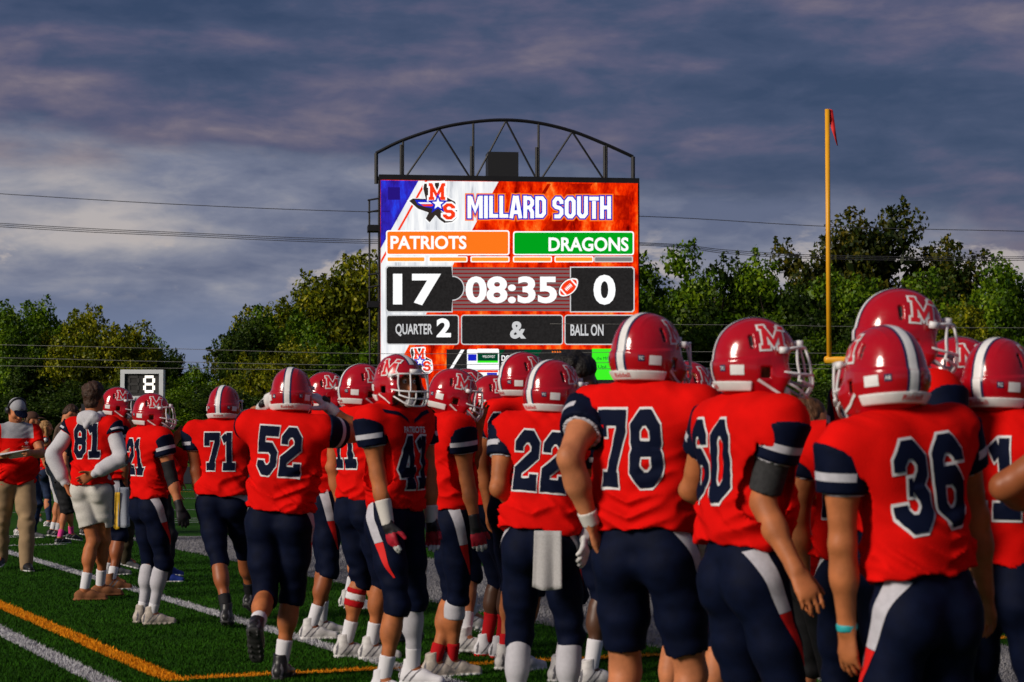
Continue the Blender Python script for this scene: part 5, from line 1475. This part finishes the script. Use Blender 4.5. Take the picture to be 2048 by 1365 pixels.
        # trim sleeve ends
        for i in (0, 1):
            sh, el = J['sh', i], J['el', i]
            if top == 'hoodie' or sleeve_long: continue
            d = unit(el - sh); cp = sh + (el - sh) * tl
            X, Yg_, Z = jf.grid()
            tt = (X - sh[0]) * d[0] + (Yg_ - sh[1]) * d[1] + (Z - sh[2]) * d[2]
            rad = d_cap(X, Yg_, Z, cp, cp + d * .2 * s, .09 * s * ga, .09 * s * ga)
            tor = d_cap(X, Yg_, Z, U((0, 0, .9)), U((0, 0, 1.35)), .148 * s * gc, .148 * s * gc, fy_, .8)
            pl = tt - np.linalg.norm(cp - sh)
            jf.F = np.where((rad < 0) & (tor > 0), np.maximum(jf.F, pl), jf.F).astype(np.float32)
        V, Q = jf.nets()
        jer = link_mesh('jersey' if top in ('jersey', 'hoodie') else 'shirt', mesh_np('jersey', V, Q), topm, root)
        jb = bvh_of(V, Q)
        if num:
            hgt = .285 * s
            for side in (('back',) if num_on == 'back' else ('front',) if num_on == 'front' else ('back', 'front')):
                sg = -1 if side == 'back' else 1
                u = RU @ np.array([1.0 if side == 'back' else -1.0, 0, 0]); v = RU @ np.array([0, 0, 1.0]); n = RU @ np.array([0, sg, 0.0])
                O = U((ndx, sg * .1, 1.330 if side == 'back' else 1.25))
                rt = .65
                decal('number_outline', digits_shape(num, hgt, .12, TW, .034, rt), O, u, v, n, jb, .0030, WHITE, jer, .012)
                decal('number', digits_shape(num, hgt, .12, TW, .0, rt), O, u, v, n, jb, .0072, NUMNAVY, jer, .012)
                if side == 'front':
                    decal('team_name', [text_shape('chest', .17 * s, .034 * s)], U((0, .1, 1.425)), u, v, n, jb, .003, WHITE, jer, .02)
                    for sd_ in (-1, 1):
                        decal('collar_trim', [([(sd_ * .02, .02), (sd_ * .03, .045), (sd_ * .10, .085), (sd_ * .19, .10), (sd_ * .19, .08), (sd_ * .10, .062)], [(0, 1, 2, 5), (2, 3, 4, 5)])], U((0, .1, 1.44)), u, v, n, jb, .003, NUMNAVY, jer, .015)
        if top in ('jersey',) and pads or (top == 'hoodie'):
            for i in (0, 1):
                sh, el = J['sh', i], J['el', i]; d = unit(el - sh)
                out = unit((RU @ np.array([(-1, 1)[i], 0, 0]))); out = unit(out - d * np.dot(out, d))
                a, b = (.10, .46) if top == 'jersey' else (.10, .26)
                A, B_ = sh + (el - sh) * a, sh + (el - sh) * b
                tf = Field(np.minimum(A, B_) - .16 * ga, np.maximum(A, B_) + .16 * ga, .0085 if S > 320 else .0095)
                tf.cap(sh - d * .01 + out * .006 * s, B_ + d * .03, (.092 if top == 'jersey' else .088) * s * ga, .080 * s * ga, 0)
                X, Yg_, Z = tf.grid()
                tf.F += (.004 * lattice_noise((X + 0 * Yg_ + 0 * Z, Yg_ + 0 * X + 0 * Z, Z + 0 * X + 0 * Yg_), (14, 14, 14), i + int(px) % 50)).astype(np.float32)
                # the cap sits on the outer face of the shoulder: its upper edge slopes in towards the neck
                tf.cut(A, unit(-d - out * .55)); tf.cut(B_, d)
                V, Q = tf.nets()
                if not len(Q): continue
                bm = bmesh.new(); me = mesh_np('sleeve_cap', V, Q); bm.from_mesh(me)
                t0, t1 = .235, .325
                if top == 'hoodie': t0, t1 = .15, .21
                for t_ in (t0, t1):
                    bmesh.ops.bisect_plane(bm, geom=bm.verts[:] + bm.edges[:] + bm.faces[:], plane_co=Vector(sh + (el - sh) * t_ ), plane_no=Vector(d))
                Ld = np.linalg.norm(el - sh)
                for fc in bm.faces:
                    c = np.array(fc.calc_center_median()); tt = np.dot(c - sh, d) / Ld
                    rad = c - sh - d * np.dot(c - sh, d)
                    fc.material_index = 1 if (t0 < tt < t1 and np.dot(unit(rad), out) > .15) else 0
                bm.to_mesh(me); bm.free()
                link_mesh('sleeve_cap', me, [NAVY, PANEL], root)
                if top == 'jersey':
                    ring('sleeve_trim', sh + (el - sh) * .46, sh + (el - sh) * .485, .069 * s * ga, .067 * s * ga, PANEL)
        if top == 'hoodie':
            # grey hooded sweatshirt under the jersey: sleeves, cuffs and hood
            sf = Field(np.min([J['sh', 0], J['sh', 1], J['wr', 0], J['wr', 1]], 0) - .14, np.max([J['sh', 0], J['sh', 1], J['wr', 0], J['wr', 1], U((0, 0, 1.62))], 0) + .14, .0095)
            for i in (0, 1):
                sh, el, wr = J['sh', i], J['el', i], J['wr', i]; d = unit(wr - el)
                p0 = sh + (el - sh) * .16; sf.cap(p0, el, .066 * s, .064 * s, .03); sf.cap(el, wr - d * .075 * s, .066 * s, .060 * s, .03); sf.cap(wr - d * .055 * s, wr - d * .012 * s, .041 * s, .039 * s, .008)
            sf.ell(U((0, -.075, 1.505)), (.105 * s, .058 * s, .085 * s), .03, RU); sf.cap(U((-.07, .0, 1.54)), U((.07, .0, 1.54)), .045 * s, .045 * s, .03)
            sf.cap(U((-.055, -.105, 1.54)), U((0, -.125, 1.455)), .020 * s, .022 * s, .01); sf.cap(U((.055, -.105, 1.54)), U((0, -.125, 1.455)), .020 * s, .022 * s, .01)
            X, Yg_, Z = sf.grid(); sf.F += (.008 * lattice_noise((X + 0 * Yg_ + 0 * Z, Yg_ + 0 * X + 0 * Z, Z + 0 * X + 0 * Yg_), (10, 10, 20), 17)).astype(np.float32)
            V, Q = sf.nets(); link_mesh('hooded_sweatshirt', mesh_np('hoodie', V, Q), GREY, root)
        if under_sleeve:
            for i in (0, 1):
                if under_sleeve[i]:
                    sh, el, wr = J['sh', i], J['el', i], J['wr', i]; mt, a, b = under_sleeve[i]
                    if b <= 1.0: ring('under_sleeve', sh + (el - sh) * a, sh + (el - sh) * b, .062 * s * ga, .056 * s * ga, mt)
                    else:
                        sf = Field(np.min([sh, el, wr], 0) - .1, np.max([sh, el, wr], 0) + .1, .008)
                        p0 = sh + (el - sh) * a; p1 = el + (wr - el) * (b - 1); d1 = unit(el - sh); d2 = unit(wr - el)
                        sf.cap(p0 - d1 * .02, el, .054 * s * ga, .047 * s * ga, 0); sf.cap(el, p1 + d2 * .02, .048 * s * ga, .047 * s * ga, .02); sf.cut(p0, -d1)
                        X, Yg_, Z = sf.grid(); pl = (X - p1[0]) * d2[0] + (Yg_ - p1[1]) * d2[1] + (Z - p1[2]) * d2[2]
                        sf.F = np.where(d_cap(X, Yg_, Z, p1, wr, .08, .08) < 0, np.maximum(sf.F, pl), sf.F).astype(np.float32)
                        V, Q = sf.nets(); link_mesh('arm_sleeve', mesh_np('arm_sleeve', V, Q), mt, root)
    # ---- head wear
    M4 = Matrix.Translation(Vector(hc)) @ Matrix(RH.tolist()).to_4x4() @ Matrix.Diagonal((s * 1.0, s * 1.0, s * 1.0, 1))
    if helmet: add_helmet(root, M4, mask)
    if hair:
        kind, tone = hair
        hf = Field(hc - .26 * s, hc + .22 * s, .0075)
        def hh(c, r, k, **kw): hf.ell(H(c), tuple(x * s for x in r), k, RH, **kw)
        if kind == 'afro':
            for k in range(26):
                v = unit(rng.normal(size=3)); v[2] = abs(v[2]) * .9 - .1
                hh((v[0] * .075, v[1] * .085 - .03, .05 + v[2] * .075), (.05, .05, .05), .012)
        elif kind == 'curly':
            hh((0, -.024, .046), (.086, .100, .096), 0)
            for k in range(30):
                v = unit(rng.normal(size=3)); v[2] = abs(v[2]) * .9 + .1
                hh((v[0] * .074, v[1] * .080 - .022, .055 + v[2] * .074), (.027, .027, .028), .006)
            hh((0, -.06, -.035), (.062, .048, .05), .02)
        else:
            hh((0, -.020, .038), (.081, .096, .090), 0); hh((0, -.062, -.03), (.064, .046, .055), .03)
            if kind == 'long':
                hf.cap(H((-.03, -.09, -.02)), H((-.04, -.10, -.20)), .045 * s, .03 * s, .03); hf.cap(H((.03, -.09, -.02)), H((.045, -.10, -.21)), .045 * s, .028 * s, .03)
                for sd_ in (-1, 1): hf.cap(H((sd_ * .075, -.02, 0)), H((sd_ * .085, .0, -.18)), .026 * s, .018 * s, .02)
            if kind == 'tail': hf.cap(H((0, -.10, .03)), H((0, -.17, -.02)), .03 * s, .034 * s, .02); hf.cap(H((0, -.17, -.02)), H((0, -.15, -.17)), .034 * s, .016 * s, .02)
        # keep the face free
        hf.op(lambda X, Y, Z: d_ell(X, Y, Z, H((0, .105, -.045)), RH, (.075 * s, .085 * s, .105 * s)), hc - .2, hc + .2, .01, 'sub')
        X, Yg_, Z = hf.grid(); hf.F += (.006 * lattice_noise((X + 0 * Yg_ + 0 * Z, Yg_ + 0 * X + 0 * Z, Z + 0 * X + 0 * Yg_), (55, 55, 40), 23)).astype(np.float32)
        V, Q = hf.nets(); link_mesh('hair', mesh_np('hair', V, Q), HAIRS[tone], root)
    if cap:
        crown_m, brim_m = cap
        cf = Field(hc - .2 * s, hc + .24 * s, .0075)
        cf.ell(H((0, -.012, .040)), (.086 * s, .106 * s, .092 * s), 0, RH); cf.cut(H((0, 0, .030)), RH @ np.array([0, -.12, -1.0]))
        V, Q = cf.nets(); co_ = link_mesh('cap', mesh_np('cap', V, Q), crown_m, root)
        bf = Field(hc - .24 * s, hc + .26 * s, .0065)
        bf.ell(H((0, .105, .030)), (.074 * s, .090 * s, .022 * s), 0, RH @ rotx(math.radians(-8))); bf.ell(H((0, .105, .018)), (.080 * s, .096 * s, .026 * s), 0, RH @ rotx(math.radians(-8)), mode='sub')
        bf.cut(H((0, .072, .03)), RH @ np.array([0, -1.0, 0]))
        V2, Q2 = bf.nets(); link_mesh('brim', mesh_np('brim', V2, Q2), brim_m, co_)
    return dict(root=root, J=J, U=U, H=H, RU=RU, RH=RH, s=s, loc=loc, px_loc=px_loc, Y=Y, ring=ring, hc=hc, jb=jb if top else None, jer=jer if top else None, ga=ga)

# ------------------------------------------------------------------ the crowd; arms and feet are given by where they are seen
BLKSHOE = ('high', SH_BLACK, SOLE_D); WHTSHOE = ('high', SH_WHITE, SOLE); LOWSHOE = ('low', SH_BLACK, SOLE)
WT = lambda l=.07: (TAPE, l)
COACHG = principled('heather_grey', (0.34, 0.345, 0.37), .9, spec=.1, var=.1, vscale=90)
# left background
coach = person('coach with headset and grey cap reading a paper sheet, red quarter-zip and khaki trousers', 30, 186, 812, -155, skin='fair', g=1.22, lean=4, head=(12, 32), helmet=False, pads=False, top='shirt',
       L=((86, 925, -.18), (62, 906, -.36)), R=((-28, 935, -.1), (2, 912, -.34)), feet=((52, 1133), (2, 1128)), foot_yaw=(6, -22), bottom='trousers', botmat=KHAKI, shoe=('low', SH_BLACK, SOLE), sock=None,
       face=True, hair=('short', 'dark'), cap=(COACHG, NAVY), hem=.90, belly=1, height=1.84, curl=(.9, .9), vox=.009)
def dress_coach(c):
    me = c['jer'].data; bm = bmesh.new(); bm.from_mesh(me); U, RU = c['U'], c['RU']
    for p, n in ((U((0, 0, 1.395)), RU @ np.array([0, 0, 1.0])), (U((.165, 0, 1.3)), RU @ np.array([1.0, 0, 0])), (U((-.165, 0, 1.3)), RU @ np.array([1.0, 0, 0]))):
        bmesh.ops.bisect_plane(bm, geom=bm.verts[:] + bm.edges[:] + bm.faces[:], plane_co=Vector(p), plane_no=Vector(n))
    inv = RU.T; hip = U((0, 0, .955))
    for fc in bm.faces:
        q = inv @ (np.array(fc.calc_center_median()) - hip) / c['s'] + np.array([0, 0, .955])
        fc.material_index = 1 if q[2] > 1.395 and abs(q[0]) < .165 else 0
    bm.to_mesh(me); bm.free(); me.materials.append(COACHG); me.polygons.foreach_set('use_smooth', np.ones(len(me.polygons), dtype=bool))
    u = RU @ np.array([-1.0, 0, 0]); v = RU @ np.array([0, 0, 1.0]); n = RU @ np.array([0, 1.0, 0])
    st = []
    for k in range(10):
        a = math.radians(90 + 36 * k); r = .026 if k % 2 == 0 else .011; st.append((r * math.cos(a), r * math.sin(a)))
    decal('shirt_emblem', [(st, [tuple(range(10))])], U((-.09, .1, 1.345)), u, v, n, c['jb'], .003, WHITE, c['jer'], .02)
    decal('shirt_lettering', [text_shape('ATHLETICS', .085, .016)], U((-.09, .1, 1.305)), u, v, n, c['jb'], .003, WHITE, c['jer'], .02)
    H, s, root = c['H'], c['s'], c['root']
    band = [H((-.092 * math.cos(a) * 1.04, -.015, .03 + .108 * math.sin(a))) for a in np.linspace(-.1, math.pi + .1, 15)]
    hs = obj_vf('headset', tube_vf(band, .011 * s, 8), MASKD, root, True)
    for sg in (-1, 1): obj_vf('ear_cup', tube_vf([H((sg * .080, -.012, -.005)), H((sg * .112, -.012, -.005))], [.036 * s, .033 * s], 14), MASKD, hs, True)
    obj_vf('microphone', tube_vf(smooth_path([H((-.10, .0, -.02)), H((-.085, .08, -.07)), H((-.03, .12, -.075))], 4), .005 * s, 6), MASKD, hs, True)
    obj_vf('cap_badge', tube_vf([H((0, .092, .075)), H((0, .0935, .072))], [.026 * s, .026 * s], 6), principled('badge_dark', (.02, .02, .03), .6), root)
dress_coach(coach)
pp = [at(x, y, coach['Y'] + d) for x, y, d in ((-12, 913, -.52), (58, 899, -.50), (60, 912, -.36), (22, 918, -.36), (-8, 908, -.38))]
ppo = link_mesh('paper_sheet', mesh_py('paper_sheet', pp, [(0, 1, 2, 3, 4)]), principled('paper', (.62, .61, .62), .7, var=.15, vscale=60), None, False)
smod = ppo.modifiers.new('thick', 'SOLIDIFY'); smod.thickness = .003
tag(ppo, 'printed call sheet in the hands of the coach with headset', 'paper')
person('smiling person in brown cap and black jacket behind the coach', 62, 142, 823, -78, skin='fair', helmet=False, pads=False, top='long', topmat=BLACK, bottom='trousers', botmat=DENIM, shoe=('low', SH_GREY, SOLE), sock=None,
       face=True, hair=('short', 'brown'), cap=(principled('cap_brown', (.075, .028, .014), .85), principled('cap_brown', (.075, .028, .014), .85)), R=((70, 930, -.2), (86, 893, -.3)), hem=.94, curl=(.4, .9), vox=.011)
person('person with white headband and blond hair half hidden by the coach', 40, 138, 838, -85, skin='fair', helmet=False, pads=False, top='shirt', topmat=BLACK, bottom='leggings', botmat=DENIM, shoe=('low', SH_WHITE, SOLE), sock=None, hair=('tail', 'blond'), hem=.94, vox=.012, height=1.66)['ring']
hb = person('woman with blond hair in red shirt and dark leggings striding behind the coach', 90, 130, 846, -70, skin='fair', helmet=False, pads=False, top='shirt', topmat=RED, bottom='leggings', botmat=DENIM, shoe=('low', SH_WHITE, SOLE), sock=None,
       hair=('long', 'blond'), feet=((98, 1056), (63, 1052)), hem=.92, vox=.011, height=1.66, g=.92)
person('tall man in brown sweater and grey shorts bending his head down', 112, 140, 806, -72, skin='fair', helmet=False, pads=False, top='long', topmat=TAUPE, bottom='shorts', botmat=GREY, shoe=LOWSHOE, sock=SOCK, sock_h=.10,
       hair=('short', 'dark'), face=True, lean=14, head=(-4, 42), L=((165, 920, .1), (165, 890, -.1)), R=((125, 945, -.2), (160, 905, -.25)), hem=.93, vox=.010, height=1.90, g=1.1)
person('boy in black shirt and black shorts with pink socks', 128, 150, 845, -62, skin='fair', helmet=False, pads=False, top='shirt', topmat=BLACK, bottom='shorts', botmat=BLACK, shoe=LOWSHOE, sock=PINK, sock_h=.13, hair=('short', 'dark'), hem=.92, g=.9, vox=.011,
       feet=((119, 1083), (143, 1081)), head=(-5, 5))
cm_ = person('camera operator with curly hair behind player eighty-one', 174, 138, 806, -80, skin='tan', helmet=False, pads=False, top='long', topmat=BLACK, bottom='trousers', botmat=BLACK, shoe=LOWSHOE, sock=None, hair=('curly', 'brown'), hem=.93, vox=.012, height=1.84,
       L=((190, 880, .2), (192, 838, 0)), R=((185, 890, -.2), (185, 838, -.12)))
vc = empty('video_camera', tuple(at(182, 818, FPX / 138 - .05)))
vc.rotation_euler = (0, 0, 0)
tag(vc, 'black shoulder video camera held up behind player eighty-one', 'video camera')
obj_vf('camera_body', box_vf((0, 0, 0), (.26, .11, .14)), MASKD, vc); obj_vf('lens', tube_vf([(.13, 0, 0), (.22, 0, 0), (.24, 0, 0)], [.045, .045, .055], 14), SH_BLACK, vc, True)
obj_vf('handle', tube_vf([(-.1, 0, .07), (-.08, 0, .11), (.08, 0, .11), (.1, 0, .07)], .012, 8), MASKD, vc, True); obj_vf('view_screen', box_vf((-.02, -.062, .02), (.10, .012, .06)), emit('camera_screen', (.05, .25, .8), .8), vc)
dc = empty('photo_camera', tuple(at(88, 880, FPX / 142 - .36)))
tag(dc, 'small compact camera held by the person in brown cap', 'camera')
obj_vf('camera_body', box_vf((0, 0, 0), (.12, .06, .075)), MASKD, dc); obj_vf('lens', tube_vf([(.03, -.03, 0), (.03, -.075, -.01)], .028, 12), HWHITE, dc, True)

# player 81 and those around him
p81 = person('bareheaded player eighty-one in grey hoodie under jersey, oatmeal shorts and loafers', 185, 226, 765, -14, '81', skin='tan', helmet=False, pads=False, top='hoodie', bottom='shorts', botmat=OAT, knee_cut=.13, hair=('curly', 'dark'),
       L=((127, 925, .0), (131, 968, -.02)), R=((232, 905, -.12), (186, 949, -.20)), palm=(None, (0, -1, 0)), feet=((168, 1183), (200, 1178)), foot_yaw=(-62, -58), shoe=('loafer', SH_BROWN, SH_BROWN), sock=SOCK, sock_h=.15, hem=.965, curl=(.3, .8), vox=.009, height=1.90)
person('helmeted player with towels at his belt standing behind player eighty-one', 232, 212, 775, -72, '2', skin='brown', head=(-12, 6), L=((268, 930, .1), (262, 965, 0)), R=((254, 945, -.15), (250, 985, -.1)), bottom='pants', feet=((222, 1170), (212, 1166)), foot_yaw=(4, -4), sock=SOCK, sock_h=.13, shoe=('high', SH_BROWN, SOLE), vox=.010)
tw = empty('hand_towel', tuple(at(252, 1015, FPX / 212 - .2)))
def towel(name, p_top, w_, h_, d_, mat, label, yaw_=0, folds=5):
    nx_, nz_ = 14, 12; V, F = [], []
    for j in range(nz_ + 1):
        for i in range(nx_ + 1):
            u = i / nx_; v = j / nz_
            V.append(((u - .5) * w_ * (1 + .12 * v), .012 * math.sin(u * folds * 2.1 + .6) * (.3 + v) - d_ * v, -h_ * v - .015 * math.sin(u * 3) * v))
    for j in range(nz_):
        for i in range(nx_): F.append((j * (nx_ + 1) + i, j * (nx_ + 1) + i + 1, (j + 1) * (nx_ + 1) + i + 1, (j + 1) * (nx_ + 1) + i))
    o = link_mesh(name, mesh_py(name, V, F), mat, None, True); o.location = tuple(p_top); o.rotation_euler = (0, 0, yaw_)
    md = o.modifiers.new('thick', 'SOLIDIFY'); md.thickness = .007
    return tag(o, label, 'towel')
bpy.data.objects.remove(tw)
TOWEL = principled('towel_grey', (.40, .39, .39), .95, spec=.05, var=.1, vscale=120, bump=.8, bscale=260, bdist=.004)
TOWELB = principled('towel_blue', (.34, .37, .43), .95, spec=.05, var=.1, vscale=120, bump=.8, bscale=260, bdist=.004)
towel('hand_towel', at(247, 975, FPX / 212 - .24), .10, .36, .02, TOWELB, 'pale blue towel hanging beside player eighty-one', .5, 3)
towel('flag_strap', at(235, 985, FPX / 212 - .27), .045, .33, -.02, principled('strap_yellow', (.62, .36, .01), .6, var=.2, vscale=30), 'yellow strap hanging beside player eighty-one', .4, 2)
person('person in black jacket and olive trousers hidden behind player eighty-one', 248, 192, 820, -60, skin='fair', helmet=False, pads=False, top='long', topmat=BLACK, bottom='trousers', botmat=OLIVE, shoe=('low', SH_GREY, SOLE), sock=None, hair=('short', 'dark'), feet=((228, 1146), (250, 1140)), foot_yaw=(-10, -25), hem=.92, vox=.012)
person('person in white cap and red long sleeves behind player twenty-one', 318, 200, 822, -78, skin='fair', helmet=False, pads=False, top='long', topmat=RED, bottom='trousers', botmat=BLACK, shoe=('low', SH_BLUE, SOLE), sock=None, hair=('short', 'dark'), cap=(SOCK, SOCK), feet=((335, 1158), (332, 1166)), hem=.92, vox=.011, R=((372, 950, 0), (352, 985, -.1)), L=((375, 930, .2), (360, 960, .2)), g=1.15)
person('player twenty-one facing right in white tights and tan boots with black elbow sleeve', 300, 259, 786, -52, '21', skin='fair', head=(-36, 4), L=((362, 960, .25), (348, 885, .2)), R=((345, 975, -.1), (362, 1025, -.2)), under_sleeve=(None, (BLACK, .62, 1.42)), gloves=(None, GL_BLACK), legs=('tights', 'tights'), sock=SOCK, sock_h=.09, shoe=('high', SH_BEIGE, SH_BEIGE),
       feet=((284, 1240), (304, 1244)), foot_yaw=(10, -22), vox=.009)
# 71 and 52
person('big player seventy-one seen from behind with taped left wrist and black boots', 447, 260, 771, -4, '71', skin='brown', g=1.22, head=(-6, 4), L=((388, 925, 0), (404, 1012, .02)), R=((512, 930, .1), (505, 1000, .15)), tape=(WT(.10), None), feet=((455, 1240), (505, 1222)), foot_yaw=(4, -10), sock=BLACK, sock_h=.14, shoe=BLKSHOE, vox=.009)
person('player fifty-two walking away with both gloved hands on his helmet', 560, 334, 733, -8, '52', skin='tan', g=1.16, lean=4, roll=4, head=(4, 4), L=((458, 915, .24), (528, 812, .12)), R=((735, 915, .16), (657, 815, .12)), palm=((.9, -.2, .3), (-.9, -.2, .3)), feet=((512, 1258, -.42), (562, 1346)), foot_yaw=(6, -4), gloves=(GL_WHITE, GL_WHITE), sock=SOCK, sock_h=.15, shoe=BLKSHOE, hem=.985, curl=(.8, .8))
person('player in profile behind the right glove of player fifty-two, white taped wrist', 648, 277, 744, -76, '7', skin='brown', head=(-10, 2), R=((655, 905, -.1), (693, 945, -.1)), L=((700, 930, .2), (690, 960, .2)), tape=(None, WT(.06)), feet=((642, 1258), (622, 1268)), foot_yaw=(6, -8), sock=SOCK, sock_h=.16, shoe=WHTSHOE, vox=.010)
person('player with only his helmet crown showing between fifty-two and forty-one', 702, 236, 784, -85, '71', skin='fair', vox=.012, R=((690, 850, -.2), (712, 800, -.12)), gloves=(None, GL_WHITE))
person('player with red and white calf band standing behind player forty-one', 722, 306, 728, -48, '11', skin='tan', head=(-22, 4), L=None, R=((768, 960, 0), (770, 1040, .1)), legs=('band', 'bare'), feet=((692, 1308), (742, 1312)), foot_yaw=(-20, -28), sock=SOCK, sock_h=.15, shoe=WHTSHOE, vox=.010)
person('player whose helmet peeks out left of the helmet of player forty-one', 716, 286, 735, -60, '5', skin='tan', vox=.012, feet=((770, 1290), (800, 1285)), shoe=BLKSHOE)
p41 = person('player forty-one turned toward us in white face mask with red gloves and grey calf sleeve', 792, 351, 709, -128, '41', 'front', skin='tan', face=True, head=(-10, 3), L=((868, 975, .2), (864, 1048, .16)), R=((742, 968, -.08), (778, 1062, -.18)), gloves=(GL_RED, GL_RED), tape=(WT(.09), WT(.13)),
       feet=((826, 1366), (766, 1386)), foot_yaw=(18, 8), legs=('sleeve', 'bare'), sock=SOCK, sock_h=.14, shoe=('high', SOCK, SOLE), hem=.995, vox=.0075)
person('player in profile right of forty-one with head bowed, red glove and white knee sleeve', 902, 331, 738, -70, '8', skin='tan', head=(-16, 14), L=((968, 925, .2), (958, 850, .14)), R=((925, 985, -.12), (955, 1075, -.18)), gloves=(None, GL_RED), legs=('bare', 'short_sleeve'), feet=((868, 1352), (902, 1350)), foot_yaw=(0, -6), sock=REDSOCK, sock_h=.12, shoe=('high', SH_BEIGE, SOLE), vox=.009)
person('player mostly hidden behind the bowed helmet right of forty-one', 930, 292, 738, -75, '3', skin='fair', vox=.012, feet=((945, 1300), (930, 1330)))
person('player with dark legs and red socks between the bowed player and eighty-eight', 982, 304, 750, -62, '9', skin='dark', head=(-20, 4), feet=((972, 1300), (1002, 1304)), foot_yaw=(-10, -20), sock=REDSOCK, sock_h=.20, shoe=('high', SOCK, PANELRED), vox=.010)
person('tall player eighty-eight partly hidden by player twenty-two', 1036, 322, 704, -40, '88', skin='tan', lean=3, head=(-25, 2), feet=((1010, 1330), (1040, 1335)), sock=REDSOCK, sock_h=.12, vox=.010)
person('bareheaded player with a dark afro behind the helmet of player twenty-two', 1150, 338, 694, -60, '4', skin='dark', helmet=False, hair=('afro', 'black'), vox=.011, head=(-20, 0), height=1.93)
person('player twenty-two from behind with a grey towel at his waist and white tights', 1080, 414, 716, -14, '22', skin='tan', head=(-36, 4), lean=5, roll=4, L=((1032, 980, .12), (1058, 1020, .2)), R=((1178, 985, .02), (1172, 1072, -.06)), gloves=(None, GL_WHITE), legs=('tights', 'tights'), foot_yaw=(8, -14), vox=.0085)
towel('hand_towel', at(1096, 1062, FPX / 414 - .175), .135, .265, .015, TOWEL, 'grey towel hanging from the waistband of player twenty-two', -.25, 5)
# the big ones on the right
person('huge player seventy-eight from behind with left hand on hip and taped wrist', 1292, 503, 627, -30, '78', skin='fair', g=1.22, belly=1, knee_cut=.085, head=(-14, 3), L=((1108, 928, -.22), (1182, 1046, -.03)), R=((1418, 905, .0), (1412, 1042, .04)), tape=(WT(.05), None), gloves=(None, GL_WHITE), hem=1.03, vox=.0085, foot_yaw=(8, -14))
person('player hidden behind the right shoulder of seventy-eight with a hand on his helmet', 1372, 420, 722, -40, '55', skin='fair', head=(-20, 6), R=((1475, 830, .1), (1415, 772, 0)), vox=.011, palm=(None, (-1, 0, -.4)))
person('player sixty turned right in clear profile with charcoal undershirt sleeve', 1488, 560, 634, -62, '60', skin='tan', head=(-26, 1), lean=3, knee_cut=.085, ndx=-.045, L=((1430, 980, .35), (1490, 1050, .45)), R=((1548, 1010, -.16), (1592, 1140, -.24)), under_sleeve=(None, (CHAR, .42, .86)), hem=1.045, vox=.008, foot_yaw=(6, -12))
person('person with long brown hair in a red shirt between sixty and thirty-six', 1612, 452, 792, -70, skin='fair', helmet=False, pads=False, top='long', topmat=RED, bottom='shorts', botmat=BLACK, hair=('long', 'brown'), R=((1600, 960, -.15), (1632, 985, -.22)), L=((1660, 960, .15), (1650, 990, .1)), hem=.92, vox=.011, head=(-10, 8))
person('player twenty mostly hidden behind the helmet of thirty-six', 1728, 520, 705, -28, '20', skin='tan', g=1.12, vox=.010, hem=1.02, head=(0, 4))
person('tallest player whose helmet rises above thirty-six, facing right', 1795, 556, 579, -62, '10', skin='fair', head=(-24, 8), vox=.0095, g=1.08, hem=1.03)
p36 = person('player thirty-six nearest the camera from behind with a teal wristband', 1848, 645, 644, 27, '36', skin='tan', head=(-2, 6), twist=-3, roll=-8, lean=4, L=((1688, 1080, -.06), (1694, 1272, -.02)), R=((1990, 1050, .12), (1975, 1200, .25)), tape=((TEAL, .016, 'wristband'), None), hem=1.05, vox=.0078, foot_yaw=(10, -10))
person('player turned right between the tallest player and player one', 1912, 520, 674, -105, '33', skin='fair', vox=.011, mask=MASKW, head=(0, 4))
person('player one at the right edge with white stripe running down his pants', 1998, 560, 675, -30, '11', skin='brown', head=(-14, 3), vox=.009, hem=1.03, R=((2080, 1000, .0), (2085, 1100, 0)))
person('player cut by the right picture edge with bent bare elbow and taped wrist', 2300, 655, 640, 12, '64', skin='brown', g=1.15, vox=.010, L=((2004, 935, -.05), (2085, 1015, .25)), tape=(WT(.12), None))
person('person in blue shirt, black leggings and white sneakers glimpsed between seventy-eight and sixty', 1428, 318, 812, -60, skin='fair', helmet=False, pads=False, top='shirt', topmat=BLUEW, bottom='leggings', botmat=BLACK, shoe=('low', SOCK, SOLE), sock=None, hair=('short', 'dark'), hem=.93, vox=.012, feet=((1400, 1336), (1440, 1336)), foot_yaw=(-10, -25))
